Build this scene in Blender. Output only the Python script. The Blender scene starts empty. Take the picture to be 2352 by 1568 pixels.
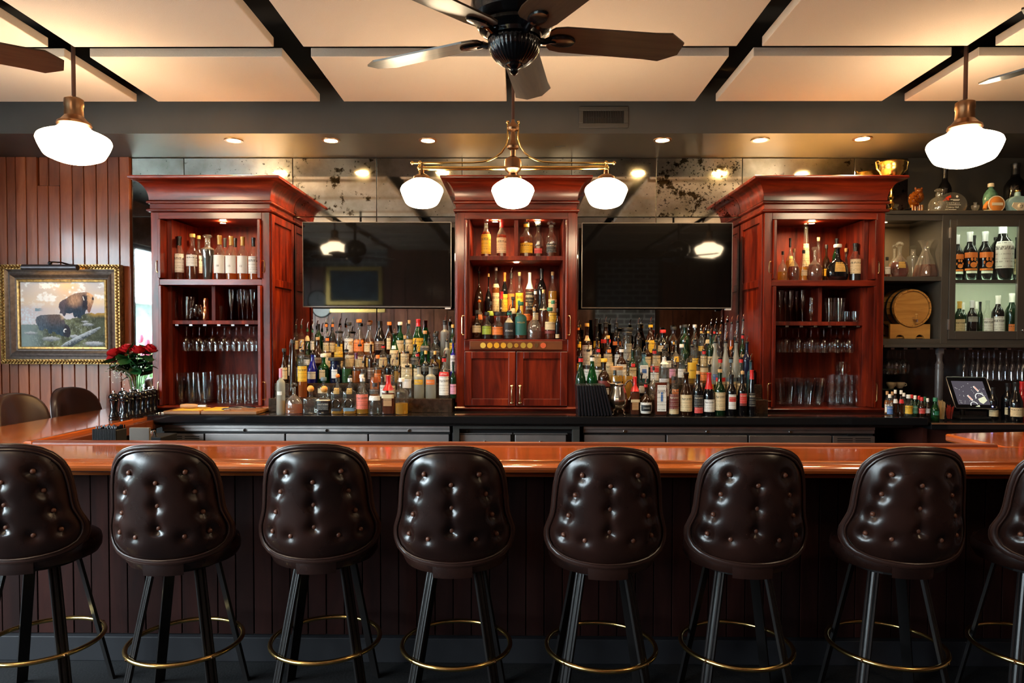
import bpy, math, random
from mathutils import Matrix, Vector
from math import sin, cos, pi, radians as R, sqrt, tan, atan2
random.seed(7)
sc = bpy.context.scene
COL = sc.collection

# ------------------------------------------------------------------ camera
FPX, CXP, CYP, HCAM = 1568.0, 1176.0, 813.0, 1.645
cam_d = bpy.data.cameras.new('camera'); cam = bpy.data.objects.new('camera', cam_d); COL.objects.link(cam)
cam_d.sensor_width = 36.0; cam_d.lens = 36.0 * FPX / 2352.0
cam_d.shift_x = 0.0; cam_d.shift_y = (CYP - 784.0) / 2352.0
cam_d.clip_start = 0.05; cam_d.clip_end = 200
CM = Matrix.Translation((0, 0, HCAM)) @ Matrix.Rotation(R(0.5), 4, 'Z') @ Matrix.Rotation(R(88.5), 4, 'X') @ Matrix.Rotation(R(0.13), 4, 'Z')
cam.matrix_world = CM
sc.camera = cam
CR = CM.to_3x3()

def ray(px, py): return CR @ Vector(((px - CXP) / FPX, -(py - CYP) / FPX, -1.0))
def P(px, py, Y):
    d = ray(px, py); t = Y / d.y
    return Vector((d.x * t, Y, HCAM + d.z * t))
def PZ(px, py, z):
    d = ray(px, py); t = (z - HCAM) / d.z
    return Vector((d.x * t, d.y * t, z))
def zat(py, Y, px=1180): return P(px, py, Y).z
def xat(px, Y, py=700): return P(px, py, Y).x

# ------------------------------------------------------------------ world, exposure
w = bpy.data.worlds.new('daylight'); sc.world = w; w.use_nodes = True
bg = w.node_tree.nodes['Background']
bg.inputs[0].default_value = (0.80, 0.92, 1.0, 1); bg.inputs[1].default_value = 13.0
sc.view_settings.view_transform = 'Standard'; sc.view_settings.look = 'None'
sc.view_settings.gamma = 1.0; sc.view_settings.use_curve_mapping = False
sc.view_settings.exposure = 1.55
cy = sc.cycles
cy.max_bounces = 9; cy.diffuse_bounces = 4; cy.glossy_bounces = 5; cy.transmission_bounces = 6
cy.transparent_max_bounces = 24; cy.caustics_reflective = False; cy.caustics_refractive = False
cy.sample_clamp_indirect = 6.0; cy.use_denoising = True

GLOBE = 12.0      # strength of the opal globes
PUCK = 560.0      # recessed cans and cabinet pucks

# daylight enters by the shop windows in the left wall: a portal guides the sampling
for k, (ya, yb) in enumerate(((-3.2, -0.2), (0.2, 3.3))):
    ld = bpy.data.lights.new('window_portal', 'AREA'); ld.shape = 'RECTANGLE'; ld.size = yb - ya; ld.size_y = 2.3
    ld.cycles.is_portal = True
    lo = bpy.data.objects.new('window_portal', ld); COL.objects.link(lo)
    lo.location = (-5.28, (ya + yb) / 2, 1.75); lo.rotation_euler = (R(90), 0, R(-90))

# ------------------------------------------------------------------ mesh builder
class M:
    def __init__(s): s.v = []; s.f = []
    def box(s, x0, x1, y0, y1, z0, z1):
        b = len(s.v)
        s.v += [(x, y, z) for z in (z0, z1) for x, y in ((x0, y0), (x1, y0), (x1, y1), (x0, y1))]
        s.f += [tuple(b + i for i in q) for q in ((3, 2, 1, 0), (4, 5, 6, 7), (0, 1, 5, 4), (1, 2, 6, 5), (2, 3, 7, 6), (3, 0, 4, 7))]
        return s
    def lathe(s, prof, seg=20, c=(0, 0, 0), sx=1.0, sy=1.0, n=2.0, nmin=None, ph=0.0):
        b0 = len(s.v); rows = []
        rm = max(r for r, z in prof)
        for r, z in prof:
            if r <= 1e-6:
                rows.append([len(s.v)]); s.v.append((c[0], c[1], c[2] + z)); continue
            nn = n if (nmin is None or r > nmin * rm) else 2.0
            row = []
            for k in range(seg):
                a = 2 * pi * k / seg + ph
                ca, sa = cos(a), sin(a)
                q = (abs(ca) ** nn + abs(sa) ** nn) ** (-1.0 / nn) if nn != 2 else 1.0
                fx = sx if (nmin is None or r > nmin * rm) else 1.0
                fy = sy if (nmin is None or r > nmin * rm) else 1.0
                row.append(len(s.v)); s.v.append((c[0] + r * q * ca * fx, c[1] + r * q * sa * fy, c[2] + z))
            rows.append(row)
        for a, b in zip(rows, rows[1:]):
            la, lb = len(a), len(b)
            if la == 1 and lb == 1: continue
            for k in range(seg):
                k2 = (k + 1) % seg
                if la == 1: s.f.append((a[0], b[k2], b[k]))
                elif lb == 1: s.f.append((a[k], a[k2], b[0]))
                else: s.f.append((a[k], a[k2], b[k2], b[k]))
        return s
    def tube(s, pts, r, seg=8, closed=False):
        pts = [Vector(p) for p in pts]; n = len(pts); rr = r if isinstance(r, (list, tuple)) else [r] * n
        rows = []; up = None
        for i, p in enumerate(pts):
            if closed: t = pts[(i + 1) % n] - pts[i - 1]
            else: t = pts[min(i + 1, n - 1)] - pts[max(i - 1, 0)]
            t.normalize()
            if up is None:
                up = Vector((0, 0, 1)) if abs(t.z) < 0.9 else Vector((1, 0, 0))
            u = t.cross(up); u.normalize(); vv = u.cross(t); up = vv
            row = []
            for k in range(seg):
                a = 2 * pi * k / seg
                row.append(len(s.v)); s.v.append(tuple(p + (u * cos(a) + vv * sin(a)) * rr[i]))
            rows.append(row)
        m = n if closed else n - 1
        for i in range(m):
            a, b = rows[i], rows[(i + 1) % n]
            for k in range(seg):
                k2 = (k + 1) % seg
                s.f.append((a[k2], a[k], b[k], b[k2]))
        if not closed:
            s.f.append(tuple(rows[0])); s.f.append(tuple(reversed(rows[-1])))
        return s
    def prism(s, poly, a0, a1, axis='x'):
        b = len(s.v); n = len(poly)
        for a in (a0, a1):
            for p, q in poly:
                s.v.append((a, p, q) if axis == 'x' else (p, a, q) if axis == 'y' else (p, q, a))
        for i in range(n):
            j = (i + 1) % n
            s.f.append((b + i, b + j, b + n + j, b + n + i))
        s.f.append(tuple(b + i for i in reversed(range(n)))); s.f.append(tuple(b + n + i for i in range(n)))
        return s
    def ball(s, c, rx, ry=None, rz=None, seg=12, rings=8):
        ry = ry or rx; rz = rz or rx
        pr = [(sin(pi * i / rings), -cos(pi * i / rings)) for i in range(rings + 1)]
        b = len(s.v)
        t = M().lathe([(0 if i in (0, rings) else r, z) for i, (r, z) in enumerate(pr)], seg)
        s.v += [(c[0] + x * rx, c[1] + y * ry, c[2] + z * rz) for x, y, z in t.v]
        s.f += [tuple(b + i for i in f) for f in t.f]
        return s
    def add(s, o, mtx=None):
        b = len(s.v)
        s.v += [tuple(mtx @ Vector(v)) if mtx else v for v in o.v]
        s.f += [tuple(b + i for i in f) for f in o.f]
        return s
    def mesh(s, name, mat, smooth=False):
        me = bpy.data.meshes.new(name); me.from_pydata(s.v, [], s.f)
        if mat: me.materials.append(mat)
        if smooth: 
            me.shade_smooth()
            try: me.set_sharp_from_angle(angle=R(smooth if smooth is not True else 40))
            except Exception: pass
        me.update(); return me

def ob(name, me, parent=None, loc=(0, 0, 0), rot=(0, 0, 0), scale=None):
    o = bpy.data.objects.new(name, me); COL.objects.link(o); o.location = loc; o.rotation_euler = rot
    if scale: o.scale = scale
    if parent: o.parent = parent
    return o
def build(name, m, mat, parent=None, smooth=False, bevel=0, loc=(0, 0, 0), rot=(0, 0, 0)):
    o = ob(name, m.mesh(name, mat, smooth), parent, loc, rot)
    if bevel:
        b = o.modifiers.new('bevel', 'BEVEL'); b.width = bevel; b.segments = 2; b.limit_method = 'ANGLE'; b.angle_limit = R(40)
    return o
def tag(o, label, cat, group=None, kind=None):
    o['label'] = label; o['category'] = cat
    if group: o['group'] = group
    if kind: o['kind'] = kind
    return o
def thing(name, label, cat, loc=(0, 0, 0), rot=(0, 0, 0), group=None):
    o = bpy.data.objects.new(name, None); COL.objects.link(o); o.location = loc; o.rotation_euler = rot
    o.empty_display_size = 0.1
    return tag(o, label, cat, group)
def struct(o): o['kind'] = 'structure'; return o
def kids(o): return [c for c in COL.objects if c.parent == o]

# ------------------------------------------------------------------ materials
MATS = {}
def nodes_of(m):
    m.use_nodes = True; return m.node_tree.nodes, m.node_tree.links
def mat(name, col, rough=0.5, metal=0.0, spec=0.5, coat=0.0, emit=None, es=0.0, alpha=1.0, trans=0.0, noise=0.0, nscale=30, bump=0.0):
    if name in MATS: return MATS[name]
    m = bpy.data.materials.new(name); n, l = nodes_of(m); b = n['Principled BSDF']
    b.inputs['Base Color'].default_value = (*col, 1); b.inputs['Roughness'].default_value = rough
    b.inputs['Metallic'].default_value = metal; b.inputs['Specular IOR Level'].default_value = spec
    b.inputs['Coat Weight'].default_value = coat; b.inputs['Coat Roughness'].default_value = 0.08
    b.inputs['Alpha'].default_value = alpha; b.inputs['Transmission Weight'].default_value = trans
    if emit: b.inputs['Emission Color'].default_value = (*emit, 1); b.inputs['Emission Strength'].default_value = es
    if noise or bump:
        tc = n.new('ShaderNodeTexCoord'); nt = n.new('ShaderNodeTexNoise'); nt.inputs['Scale'].default_value = nscale; nt.inputs['Detail'].default_value = 4
        l.new(tc.outputs['Object'], nt.inputs['Vector'])
        if noise:
            cr = n.new('ShaderNodeValToRGB')
            cr.color_ramp.elements[0].color = (*[c * (1 - noise) for c in col], 1); cr.color_ramp.elements[0].position = 0.3
            cr.color_ramp.elements[1].color = (*[min(1, c * (1 + noise)) for c in col], 1); cr.color_ramp.elements[1].position = 0.7
            l.new(nt.outputs['Fac'], cr.inputs['Fac']); l.new(cr.outputs['Color'], b.inputs['Base Color'])
        if bump:
            bp = n.new('ShaderNodeBump'); bp.inputs['Strength'].default_value = bump; bp.inputs['Distance'].default_value = 0.004
            l.new(nt.outputs['Fac'], bp.inputs['Height']); l.new(bp.outputs['Normal'], b.inputs['Normal'])
    MATS[name] = m; return m
def wood(name, stops, scale, rough=0.25, coat=0.3, bump=0.05, rand=0.0, rlo=None):
    """streaky grain; scale = (x, y, z) frequency of the noise in object space"""
    if name in MATS: return MATS[name]
    m = bpy.data.materials.new(name); n, l = nodes_of(m); b = n['Principled BSDF']
    tc = n.new('ShaderNodeTexCoord'); mp = n.new('ShaderNodeMapping'); mp.inputs['Scale'].default_value = scale
    oi = n.new('ShaderNodeObjectInfo'); ad = n.new('ShaderNodeVectorMath'); ad.operation = 'ADD'
    cx = n.new('ShaderNodeCombineXYZ'); mu = n.new('ShaderNodeMath'); mu.operation = 'MULTIPLY'; mu.inputs[1].default_value = 37.0
    l.new(oi.outputs['Random'], mu.inputs[0])
    for k in range(3): l.new(mu.outputs[0], cx.inputs[k])
    l.new(tc.outputs['Object'], mp.inputs['Vector']); l.new(mp.outputs['Vector'], ad.inputs[0]); l.new(cx.outputs[0], ad.inputs[1])
    n1 = n.new('ShaderNodeTexNoise'); n1.inputs['Scale'].default_value = 1.0; n1.inputs['Detail'].default_value = 6; n1.inputs['Roughness'].default_value = 0.62; n1.inputs['Distortion'].default_value = 0.6
    l.new(ad.outputs[0], n1.inputs['Vector'])
    cr = n.new('ShaderNodeValToRGB'); e = cr.color_ramp.elements
    while len(e) < len(stops): e.new(0.5)
    for k, (p, c) in enumerate(stops): e[k].position = p; e[k].color = (*c, 1)
    l.new(n1.outputs['Fac'], cr.inputs['Fac'])
    out = cr.outputs['Color']
    if rand:
        hs = n.new('ShaderNodeHueSaturation'); mr = n.new('ShaderNodeMapRange'); mr.inputs[3].default_value = 1 - rand; mr.inputs[4].default_value = 1 + rand
        l.new(oi.outputs['Random'], mr.inputs[0]); l.new(mr.outputs[0], hs.inputs['Value']); l.new(out, hs.inputs['Color']); out = hs.outputs['Color']
    l.new(out, b.inputs['Base Color'])
    b.inputs['Roughness'].default_value = rough; b.inputs['Coat Weight'].default_value = coat; b.inputs['Coat Roughness'].default_value = 0.12
    if bump:
        bp = n.new('ShaderNodeBump'); bp.inputs['Strength'].default_value = bump; bp.inputs['Distance'].default_value = 0.01
        l.new(n1.outputs['Fac'], bp.inputs['Height']); l.new(bp.outputs['Normal'], b.inputs['Normal'])
    MATS[name] = m; return m
def glass(name, tint, gloss_rough=0.02, body=0.0, bcol=None, brough=0.5, ior=1.45):
    """thin blown glass: tinted see-through + mirror-like fresnel, optionally some milky body"""
    if name in MATS: return MATS[name]
    m = bpy.data.materials.new(name); n, l = nodes_of(m); n.remove(n['Principled BSDF']); out = n['Material Output']
    tr = n.new('ShaderNodeBsdfTransparent'); tr.inputs[0].default_value = (*tint, 1)
    gl = n.new('ShaderNodeBsdfGlossy'); gl.inputs['Roughness'].default_value = gloss_rough
    fr = n.new('ShaderNodeFresnel'); ge = n.new('ShaderNodeNewGeometry'); io = n.new('ShaderNodeMapRange'); io.inputs[3].default_value = ior; io.inputs[4].default_value = 1 / ior
    l.new(ge.outputs['Backfacing'], io.inputs[0]); l.new(io.outputs[0], fr.inputs[0])
    mx = n.new('ShaderNodeMixShader')
    src = tr.outputs[0]
    if body:
        df = n.new('ShaderNodeBsdfDiffuse'); df.inputs[0].default_value = (*(bcol or tint), 1)
        tl = n.new('ShaderNodeBsdfTranslucent'); tl.inputs[0].default_value = (*(bcol or tint), 1)
        m0 = n.new('ShaderNodeMixShader'); m0.inputs[0].default_value = 0.5; l.new(df.outputs[0], m0.inputs[1]); l.new(tl.outputs[0], m0.inputs[2])
        m2 = n.new('ShaderNodeMixShader'); m2.inputs[0].default_value = body
        l.new(tr.outputs[0], m2.inputs[1]); l.new(m0.outputs[0], m2.inputs[2]); src = m2.outputs[0]
    l.new(fr.outputs[0], mx.inputs[0]); l.new(src, mx.inputs[1]); l.new(gl.outputs[0], mx.inputs[2]); l.new(mx.outputs[0], out.inputs[0])
    MATS[name] = m; return m

RED1, RED2, RED3, RED4 = (0.020, 0.0016, 0.0010), (0.090, 0.0065, 0.0022), (0.20, 0.018, 0.0045), (0.38, 0.050, 0.009)
ST = [(0.28, RED1), (0.44, RED2), (0.60, RED3), (0.78, RED4)]
MAH_V = wood('mahogany_upright', ST, (14, 14, 1.7), 0.28, 0.25)
MAH_H = wood('mahogany_level', ST, (1.7, 14, 14), 0.28, 0.25)
MAH_D = wood('mahogany_side', ST, (14, 1.7, 14), 0.28, 0.25)
SO = [(0.25, (0.24, 0.048, 0.010)), (0.5, (0.39, 0.092, 0.019)), (0.75, (0.54, 0.155, 0.034))]
MAH_I = wood('mahogany_inside', ST, (14, 14, 1.7), 0.55, 0.0)
for mm_ in (MATS['mahogany_inside'], MATS['mahogany_inside']): mm_.node_tree.nodes['Principled BSDF'].inputs['Specular IOR Level'].default_value = .25
BARW = wood('bar_varnish', SO, (1.2, 22, 22), 0.09, 1.0, 0.01)
BARW_Y = wood('bar_varnish_deep', SO, (22, 1.2, 22), 0.09, 1.0, 0.01)
BOARD = wood('board_varnish', [(0.25, (0.13, 0.032, 0.014)), (0.5, (0.27, 0.072, 0.028)), (0.75, (0.42, 0.135, 0.058))], (9, 9, 1.2), 0.36, 0.35, 0.25, rand=0.22)
BARBOARD = wood('bar_front_stain', [(0.3, (0.009, 0.0022, 0.0018)), (0.7, (0.028, 0.007, 0.005))], (9, 9, 1.2), 0.75, 0.0, 0.15, rand=0.3)
BARBOARD.node_tree.nodes['Principled BSDF'].inputs['Specular IOR Level'].default_value = .12
SOFFIT = mat('charcoal_paint', (0.052, 0.050, 0.048), 0.42, noise=0.12, nscale=3)
BLACKC = mat('ceiling_black', (0.006, 0.007, 0.009), 0.6)
GREYP = mat('grey_cabinet_paint', (0.058, 0.053, 0.045), 0.38, noise=0.08, nscale=6)
CLOTH = mat('acoustic_cloth', (0.67, 0.545, 0.44), 0.9, spec=0.2, noise=0.05, nscale=260, bump=0.25)
BLACK = mat('black_gloss', (0.006, 0.006, 0.007), 0.16)
BLACKM = mat('black_satin', (0.008, 0.008, 0.009), 0.4)
STONE = mat('black_stone', (0.008, 0.008, 0.009), 0.08, spec=0.6)
STEEL = mat('brushed_steel', (0.58, 0.54, 0.52), 0.42, 1.0, noise=0.12, nscale=8)
CHROME = mat('chrome', (0.85, 0.85, 0.86), 0.08, 1.0)
SILVER = mat('old_silver', (0.86, 0.80, 0.70), 0.14, 1.0)
BRASS = mat('brass', (0.72, 0.48, 0.17), 0.2, 1.0)
BRASSD = mat('antique_bronze', (0.26, 0.14, 0.075), 0.3, 1.0)
GOLD = mat('gilded', (0.85, 0.56, 0.17), 0.22, 1.0)
WHITE = mat('white_paint', (0.8, 0.8, 0.78), 0.5)
OPAL = mat('opal_glass', (0.9, 0.9, 0.9), 0.25, emit=(1.0, 0.76, 0.48), es=GLOBE)
LENS = mat('lamp_lens', (0.9, 0.9, 0.9), 0.4, emit=(1.0, 0.62, 0.25), es=PUCK)
FLOORM = mat('dark_carpet', (0.010, 0.010, 0.011), 0.9, spec=0.2, noise=0.4, nscale=90, bump=0.4)
# ------------------------------------------------------------------ room shell
YW = 5.555          # face of the back wall
ZSOF = zat(306.5, 4.89)
ZCEIL = 3.47
fl = struct(build('floor', M().box(-5.4, 5.2, -4.6, YW + 0.2, -0.1, 0), FLOORM))
ce = struct(build('ceiling', M().box(-5.4, 5.2, -4.6, YW + 0.2, ZCEIL, ZCEIL + 0.1), BLACKC))
so = struct(build('ceiling_soffit', M().box(-5.2, 5.2, 4.89, YW + 0.002, ZSOF, ZCEIL), SOFFIT))
wb = struct(build('wall_back', M().box(-5.4, 5.2, YW + 0.012, YW + 0.2, 0, ZCEIL), mat('charcoal_wall', (0.045, 0.042, 0.037), 0.45, noise=0.15, nscale=4)))
BROWN = mat('far_panelling', (0.10, 0.045, 0.03), 0.4, noise=0.3, nscale=2)
struct(build('wall_right', M().box(5.0, 5.2, -4.4, YW + 0.012, 0, ZCEIL), BROWN))
# left wall with two shop windows
WY = ((-3.2, -0.2), (0.2, 3.3))
m = M().box(-5.4, -5.2, -4.4, YW + .012, 0, 0.6).box(-5.4, -5.2, -4.4, YW + .012, 2.9, ZCEIL)
m.box(-5.4, -5.2, -4.4, -3.2, .6, 2.9).box(-5.4, -5.2, -0.2, 0.2, .6, 2.9).box(-5.4, -5.2, 3.3, YW + .012, .6, 2.9)
struct(build('wall_left', m, BROWN))
FRW = mat('window_frame_paint', (0.02, 0.02, 0.022), 0.4)
PANE = glass('window_glass', (0.96, 0.98, 0.98))
for k, (a, b) in enumerate(WY):
    wn = struct(build('window_%d' % (k + 1), M().box(-5.34, -5.26, a, b, .6, .66).box(-5.34, -5.26, a, b, 2.84, 2.9).box(-5.34, -5.26, a, a + .06, .66, 2.84).box(-5.34, -5.26, b - .06, b, .66, 2.84).box(-5.33, -5.27, (a + b) / 2 - .03, (a + b) / 2 + .03, .66, 2.84), FRW))
    for q in (0, 1):
        y0 = a + .06 if q == 0 else (a + b) / 2 + .03; y1 = (a + b) / 2 - .03 if q == 0 else b - .06
        build('pane', M().box(-5.303, -5.297, y0, y1, .66, 2.84), PANE, wn)
# across the street, seen through the shop windows by way of the mirror
sb = thing('street_building', 'pale teal building across the street, seen in the narrow mirror strip', 'building', (-13, 0, 0))
build('wall', M().box(-1, 0, -34, 12, 0, 2.75), mat('teal_render', (.055, .095, .09), .7, noise=.1, nscale=1), sb)
build('cornice', M().box(-1, .15, -34, 12, 2.75, 2.95), WHITE, sb)
for k in range(14): build('window', M().box(-.02, .02, -24 + k * 2.4, -22.8 + k * 2.4, .9, 2.2), mat('street_glass', (.10, .13, .14), .1), sb)
struct(build('street_ground', M().box(-14, -5.4, -34, 12, -.12, -.02), mat('pavement', (.45, .44, .42), .8, noise=.15, nscale=2)))
bu = thing('street_shrub', 'flowering green shrub outside the shop window, mirrored beside the cabinet', 'shrub', (-6.4, -.45, 0)); random.seed(21); m = M(); m2 = M()
for k in range(130):
    a_ = random.uniform(0, 6.3); r_ = random.uniform(.1, .7); m.ball((r_ * cos(a_), r_ * sin(a_), random.uniform(.2, 1.35)), random.uniform(.05, .12), .06, .09, 6, 4)
for k in range(18): m2.ball((random.uniform(-.3, .3), random.uniform(-.5, .5), random.uniform(1.3, 1.62)), .06, .06, .09, 6, 4)
build('foliage', m, mat('shrub_leaf', (.10, .22, .08), .6), bu, True); build('blossom', m2, mat('shrub_bloom', (.65, .10, .18), .6), bu, True)
cl = thing('wall_clock', 'round white wall clock mirrored below the painting-side television', 'clock', (-4.45, -4.372, 2.28))
build('face', M().lathe([(0, .03), (.20, .03), (.21, .0)], 32), WHITE, cl, 40, rot=(R(-90), 0, 0)); build('rim', M().lathe([(.20, .03), (.225, .04), (.23, 0)], 32), BLACKM, cl, 40, rot=(R(-90), 0, 0))
build('hand', M().box(-.006, .006, .031, .034, 0, .14).box(0, .10, .031, .034, -.006, .006), BLACKM, cl)
# wall behind the photographer, seen only in the mirrors: panelling with a whitewashed brick bay
def brickmat():
    m = bpy.data.materials.new('whitewashed_brick'); n, l = nodes_of(m); b = n['Principled BSDF']
    tc = n.new('ShaderNodeTexCoord'); mp = n.new('ShaderNodeMapping'); mp.inputs['Rotation'].default_value = (R(90), 0, 0)
    bt = n.new('ShaderNodeTexBrick'); bt.inputs['Scale'].default_value = 1.0
    bt.inputs['Brick Width'].default_value = .30; bt.inputs['Row Height'].default_value = .12; bt.inputs['Mortar Size'].default_value = .018
    bt.inputs['Color1'].default_value = (.20, .19, .18, 1); bt.inputs['Color2'].default_value = (.30, .28, .27, 1); bt.inputs['Mortar'].default_value = (.62, .62, .60, 1)
    l.new(tc.outputs['Object'], mp.inputs[0]); l.new(mp.outputs[0], bt.inputs[0]); l.new(bt.outputs[0], b.inputs[0]); b.inputs['Roughness'].default_value = .7
    return m
wf = struct(build('wall_front', M().box(-5.4, 5.2, -4.6, -4.4, 0, ZCEIL), BROWN))
build('brick_bay', M().box(1.75, 3.1, -4.41, -4.36, 0, 3.2), brickmat(), wf)
build('brick_bay', M().box(-4.9, -2.9, -4.41, -4.36, 3.02, 3.4), MATS.get('x') or bpy.data.materials['whitewashed_brick'], wf)
for k in range(34):
    x = -5.2 + k * .3
    if not (1.5 < x < 3.1):
        build('plank', M().box(x, x + .285, -4.40, -4.375, 0, ZCEIL), BOARD, wf)
fr = thing('framed_print', 'gilt framed print on the wall behind the camera, seen in the mirror', 'picture', (-3.63, -4.37, 2.20))
build('frame', M().box(-.62, .62, 0, .05, -.02, .06).box(-.62, .62, 0, .05, .74, .82).box(-.62, -.54, 0, .05, .06, .74).box(.54, .62, 0, .05, .06, .74), GOLD, fr)
build('print', M().box(-.54, .54, 0, .02, .06, .74), mat('print_blue', (.10, .16, .20), .5, noise=.5, nscale=4), fr)

# --- vertical boards of the back wall, beside the mirrors
edges = [-20, 4, 22.5, 43.5, 67.5, 92.5, 118, 144, 172.5, 199, 227, 253.5, 279.5, 303.5]
for k in range(len(edges) - 1):
    x0 = xat(edges[k], YW, 500); x1 = xat(edges[k + 1], YW, 500)
    dy = random.uniform(0, .006); g = .0035
    if k in (5, 6):
        zc_ = zat(427.5, YW, 120)
        build('plank', M().box(x0 + g, x1 - g, YW - .03 - dy, YW + .012, .0, zc_ - .003), BOARD, wb, bevel=.003)
        build('plank', M().box(x0 + g + (.012 if k == 5 else 0), x1 - g, YW - .03 + .004, YW + .012, zc_, ZSOF), BOARD, wb, bevel=.003)
    else:
        build('plank', M().box(x0 + g, x1 - g, YW - .03 - dy, YW + .012, .0, ZSOF), BOARD, wb, bevel=.003)
for k in range(7):      # boards that run on beyond the edge of the view
    x1 = xat(-20, YW, 500) - k * .1; build('plank', M().box(x1 - .097, x1 - .003, YW - .03, YW + .012, 0, ZSOF), BOARD, wb, bevel=.003)

# --- antique mirror panes
def mirrormat(name, seed, dark, spot, hi=None):
    m = bpy.data.materials.new(name); n, l = nodes_of(m); b = n['Principled BSDF']
    tc = n.new('ShaderNodeTexCoord'); ad = n.new('ShaderNodeVectorMath'); ad.operation = 'ADD'; ad.inputs[1].default_value = (seed, seed * 2.1, seed * .7)
    l.new(tc.outputs['Object'], ad.inputs[0])
    n1 = n.new('ShaderNodeTexNoise'); n1.inputs['Scale'].default_value = 2.6; n1.inputs['Detail'].default_value = 6; n1.inputs['Roughness'].default_value = .6
    n2 = n.new('ShaderNodeTexNoise'); n2.inputs['Scale'].default_value = 46; n2.inputs['Detail'].default_value = 3
    n3 = n.new('ShaderNodeTexNoise'); n3.inputs['Scale'].default_value = 9; n3.inputs['Detail'].default_value = 8; n3.inputs['Roughness'].default_value = .7
    for q in (n1, n2, n3): l.new(ad.outputs[0], q.inputs['Vector'])
    c1 = n.new('ShaderNodeValToRGB'); c1.color_ramp.elements[0].position = .36; c1.color_ramp.elements[0].color = (.34, .33, .27, 1); c1.color_ramp.elements[1].position = .62; c1.color_ramp.elements[1].color = (.74, .75, .70, 1)
    if hi: c1.color_ramp.elements[0].color = (.26, .24, .21, 1); c1.color_ramp.elements[1].color = (hi, hi, hi * .97, 1)
    c2 = n.new('ShaderNodeValToRGB'); c2.color_ramp.elements[0].position = spot; c2.color_ramp.elements[0].color = (0, 0, 0, 1); c2.color_ramp.elements[1].position = spot + .03; c2.color_ramp.elements[1].color = (1, 1, 1, 1)
    c3 = n.new('ShaderNodeValToRGB'); c3.color_ramp.elements[0].position = dark; c3.color_ramp.elements[0].color = (.10, .08, .05, 1); c3.color_ramp.elements[1].position = dark + .05; c3.color_ramp.elements[1].color = (1, 1, 1, 1)
    l.new(n1.outputs[0], c1.inputs[0]); l.new(n2.outputs[0], c2.inputs[0]); l.new(n3.outputs[0], c3.inputs[0])
    a = n.new('ShaderNodeMix'); a.data_type = 'RGBA'; a.blend_type = 'MULTIPLY'; a.inputs[0].default_value = .75
    l.new(c1.outputs[0], a.inputs[6]); l.new(c2.outputs[0], a.inputs[7])
    a2 = n.new('ShaderNodeMix'); a2.data_type = 'RGBA'; a2.blend_type = 'MULTIPLY'; a2.inputs[0].default_value = 1
    l.new(a.outputs[2], a2.inputs[6]); l.new(c3.outputs[0], a2.inputs[7])
    l.new(a2.outputs[2], b.inputs['Base Color']); b.inputs['Metallic'].default_value = 1; 
    mr = n.new('ShaderNodeMapRange'); mr.inputs[1].default_value = .3; mr.inputs[2].default_value = .7; mr.inputs[3].default_value = .10 if hi is None else .03; mr.inputs[4].default_value = .015
    l.new(n1.outputs[0], mr.inputs[0]); l.new(mr.outputs[0], b.inputs['Roughness'])
    return m
mx = [304, 424, 673, 865, 1062, 1313, 1507, 1704, 1961, 2085]
dk = [.30, .33, .39, .27, .29, .27, .41, .33, .38]
zsplit = zat(498.5, YW)
for k in range(len(mx) - 1):
    x0 = xat(mx[k], YW, 430); x1 = xat(mx[k + 1], YW, 430); g = .002
    mm = mirrormat('antique_mirror_%d' % k, 3.3 * k + 1.7, dk[k], .29 if k != 6 else .37)
    build('mirror_pane', M().box(x0 + g, x1 - g, YW - .006, YW + .012, zsplit + .002, ZSOF - .004), mm, wb, bevel=.0025)
    if k < 8: build('mirror_pane', M().box(x0 + g, x1 - g, YW - .006, YW + .012, 1.10, zsplit - .002), mirrormat('antique_mirror_low_%d' % k, 5.1 * k + .4, .28, .27, .80 if k == 0 else .46), wb, bevel=.0025)

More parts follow.
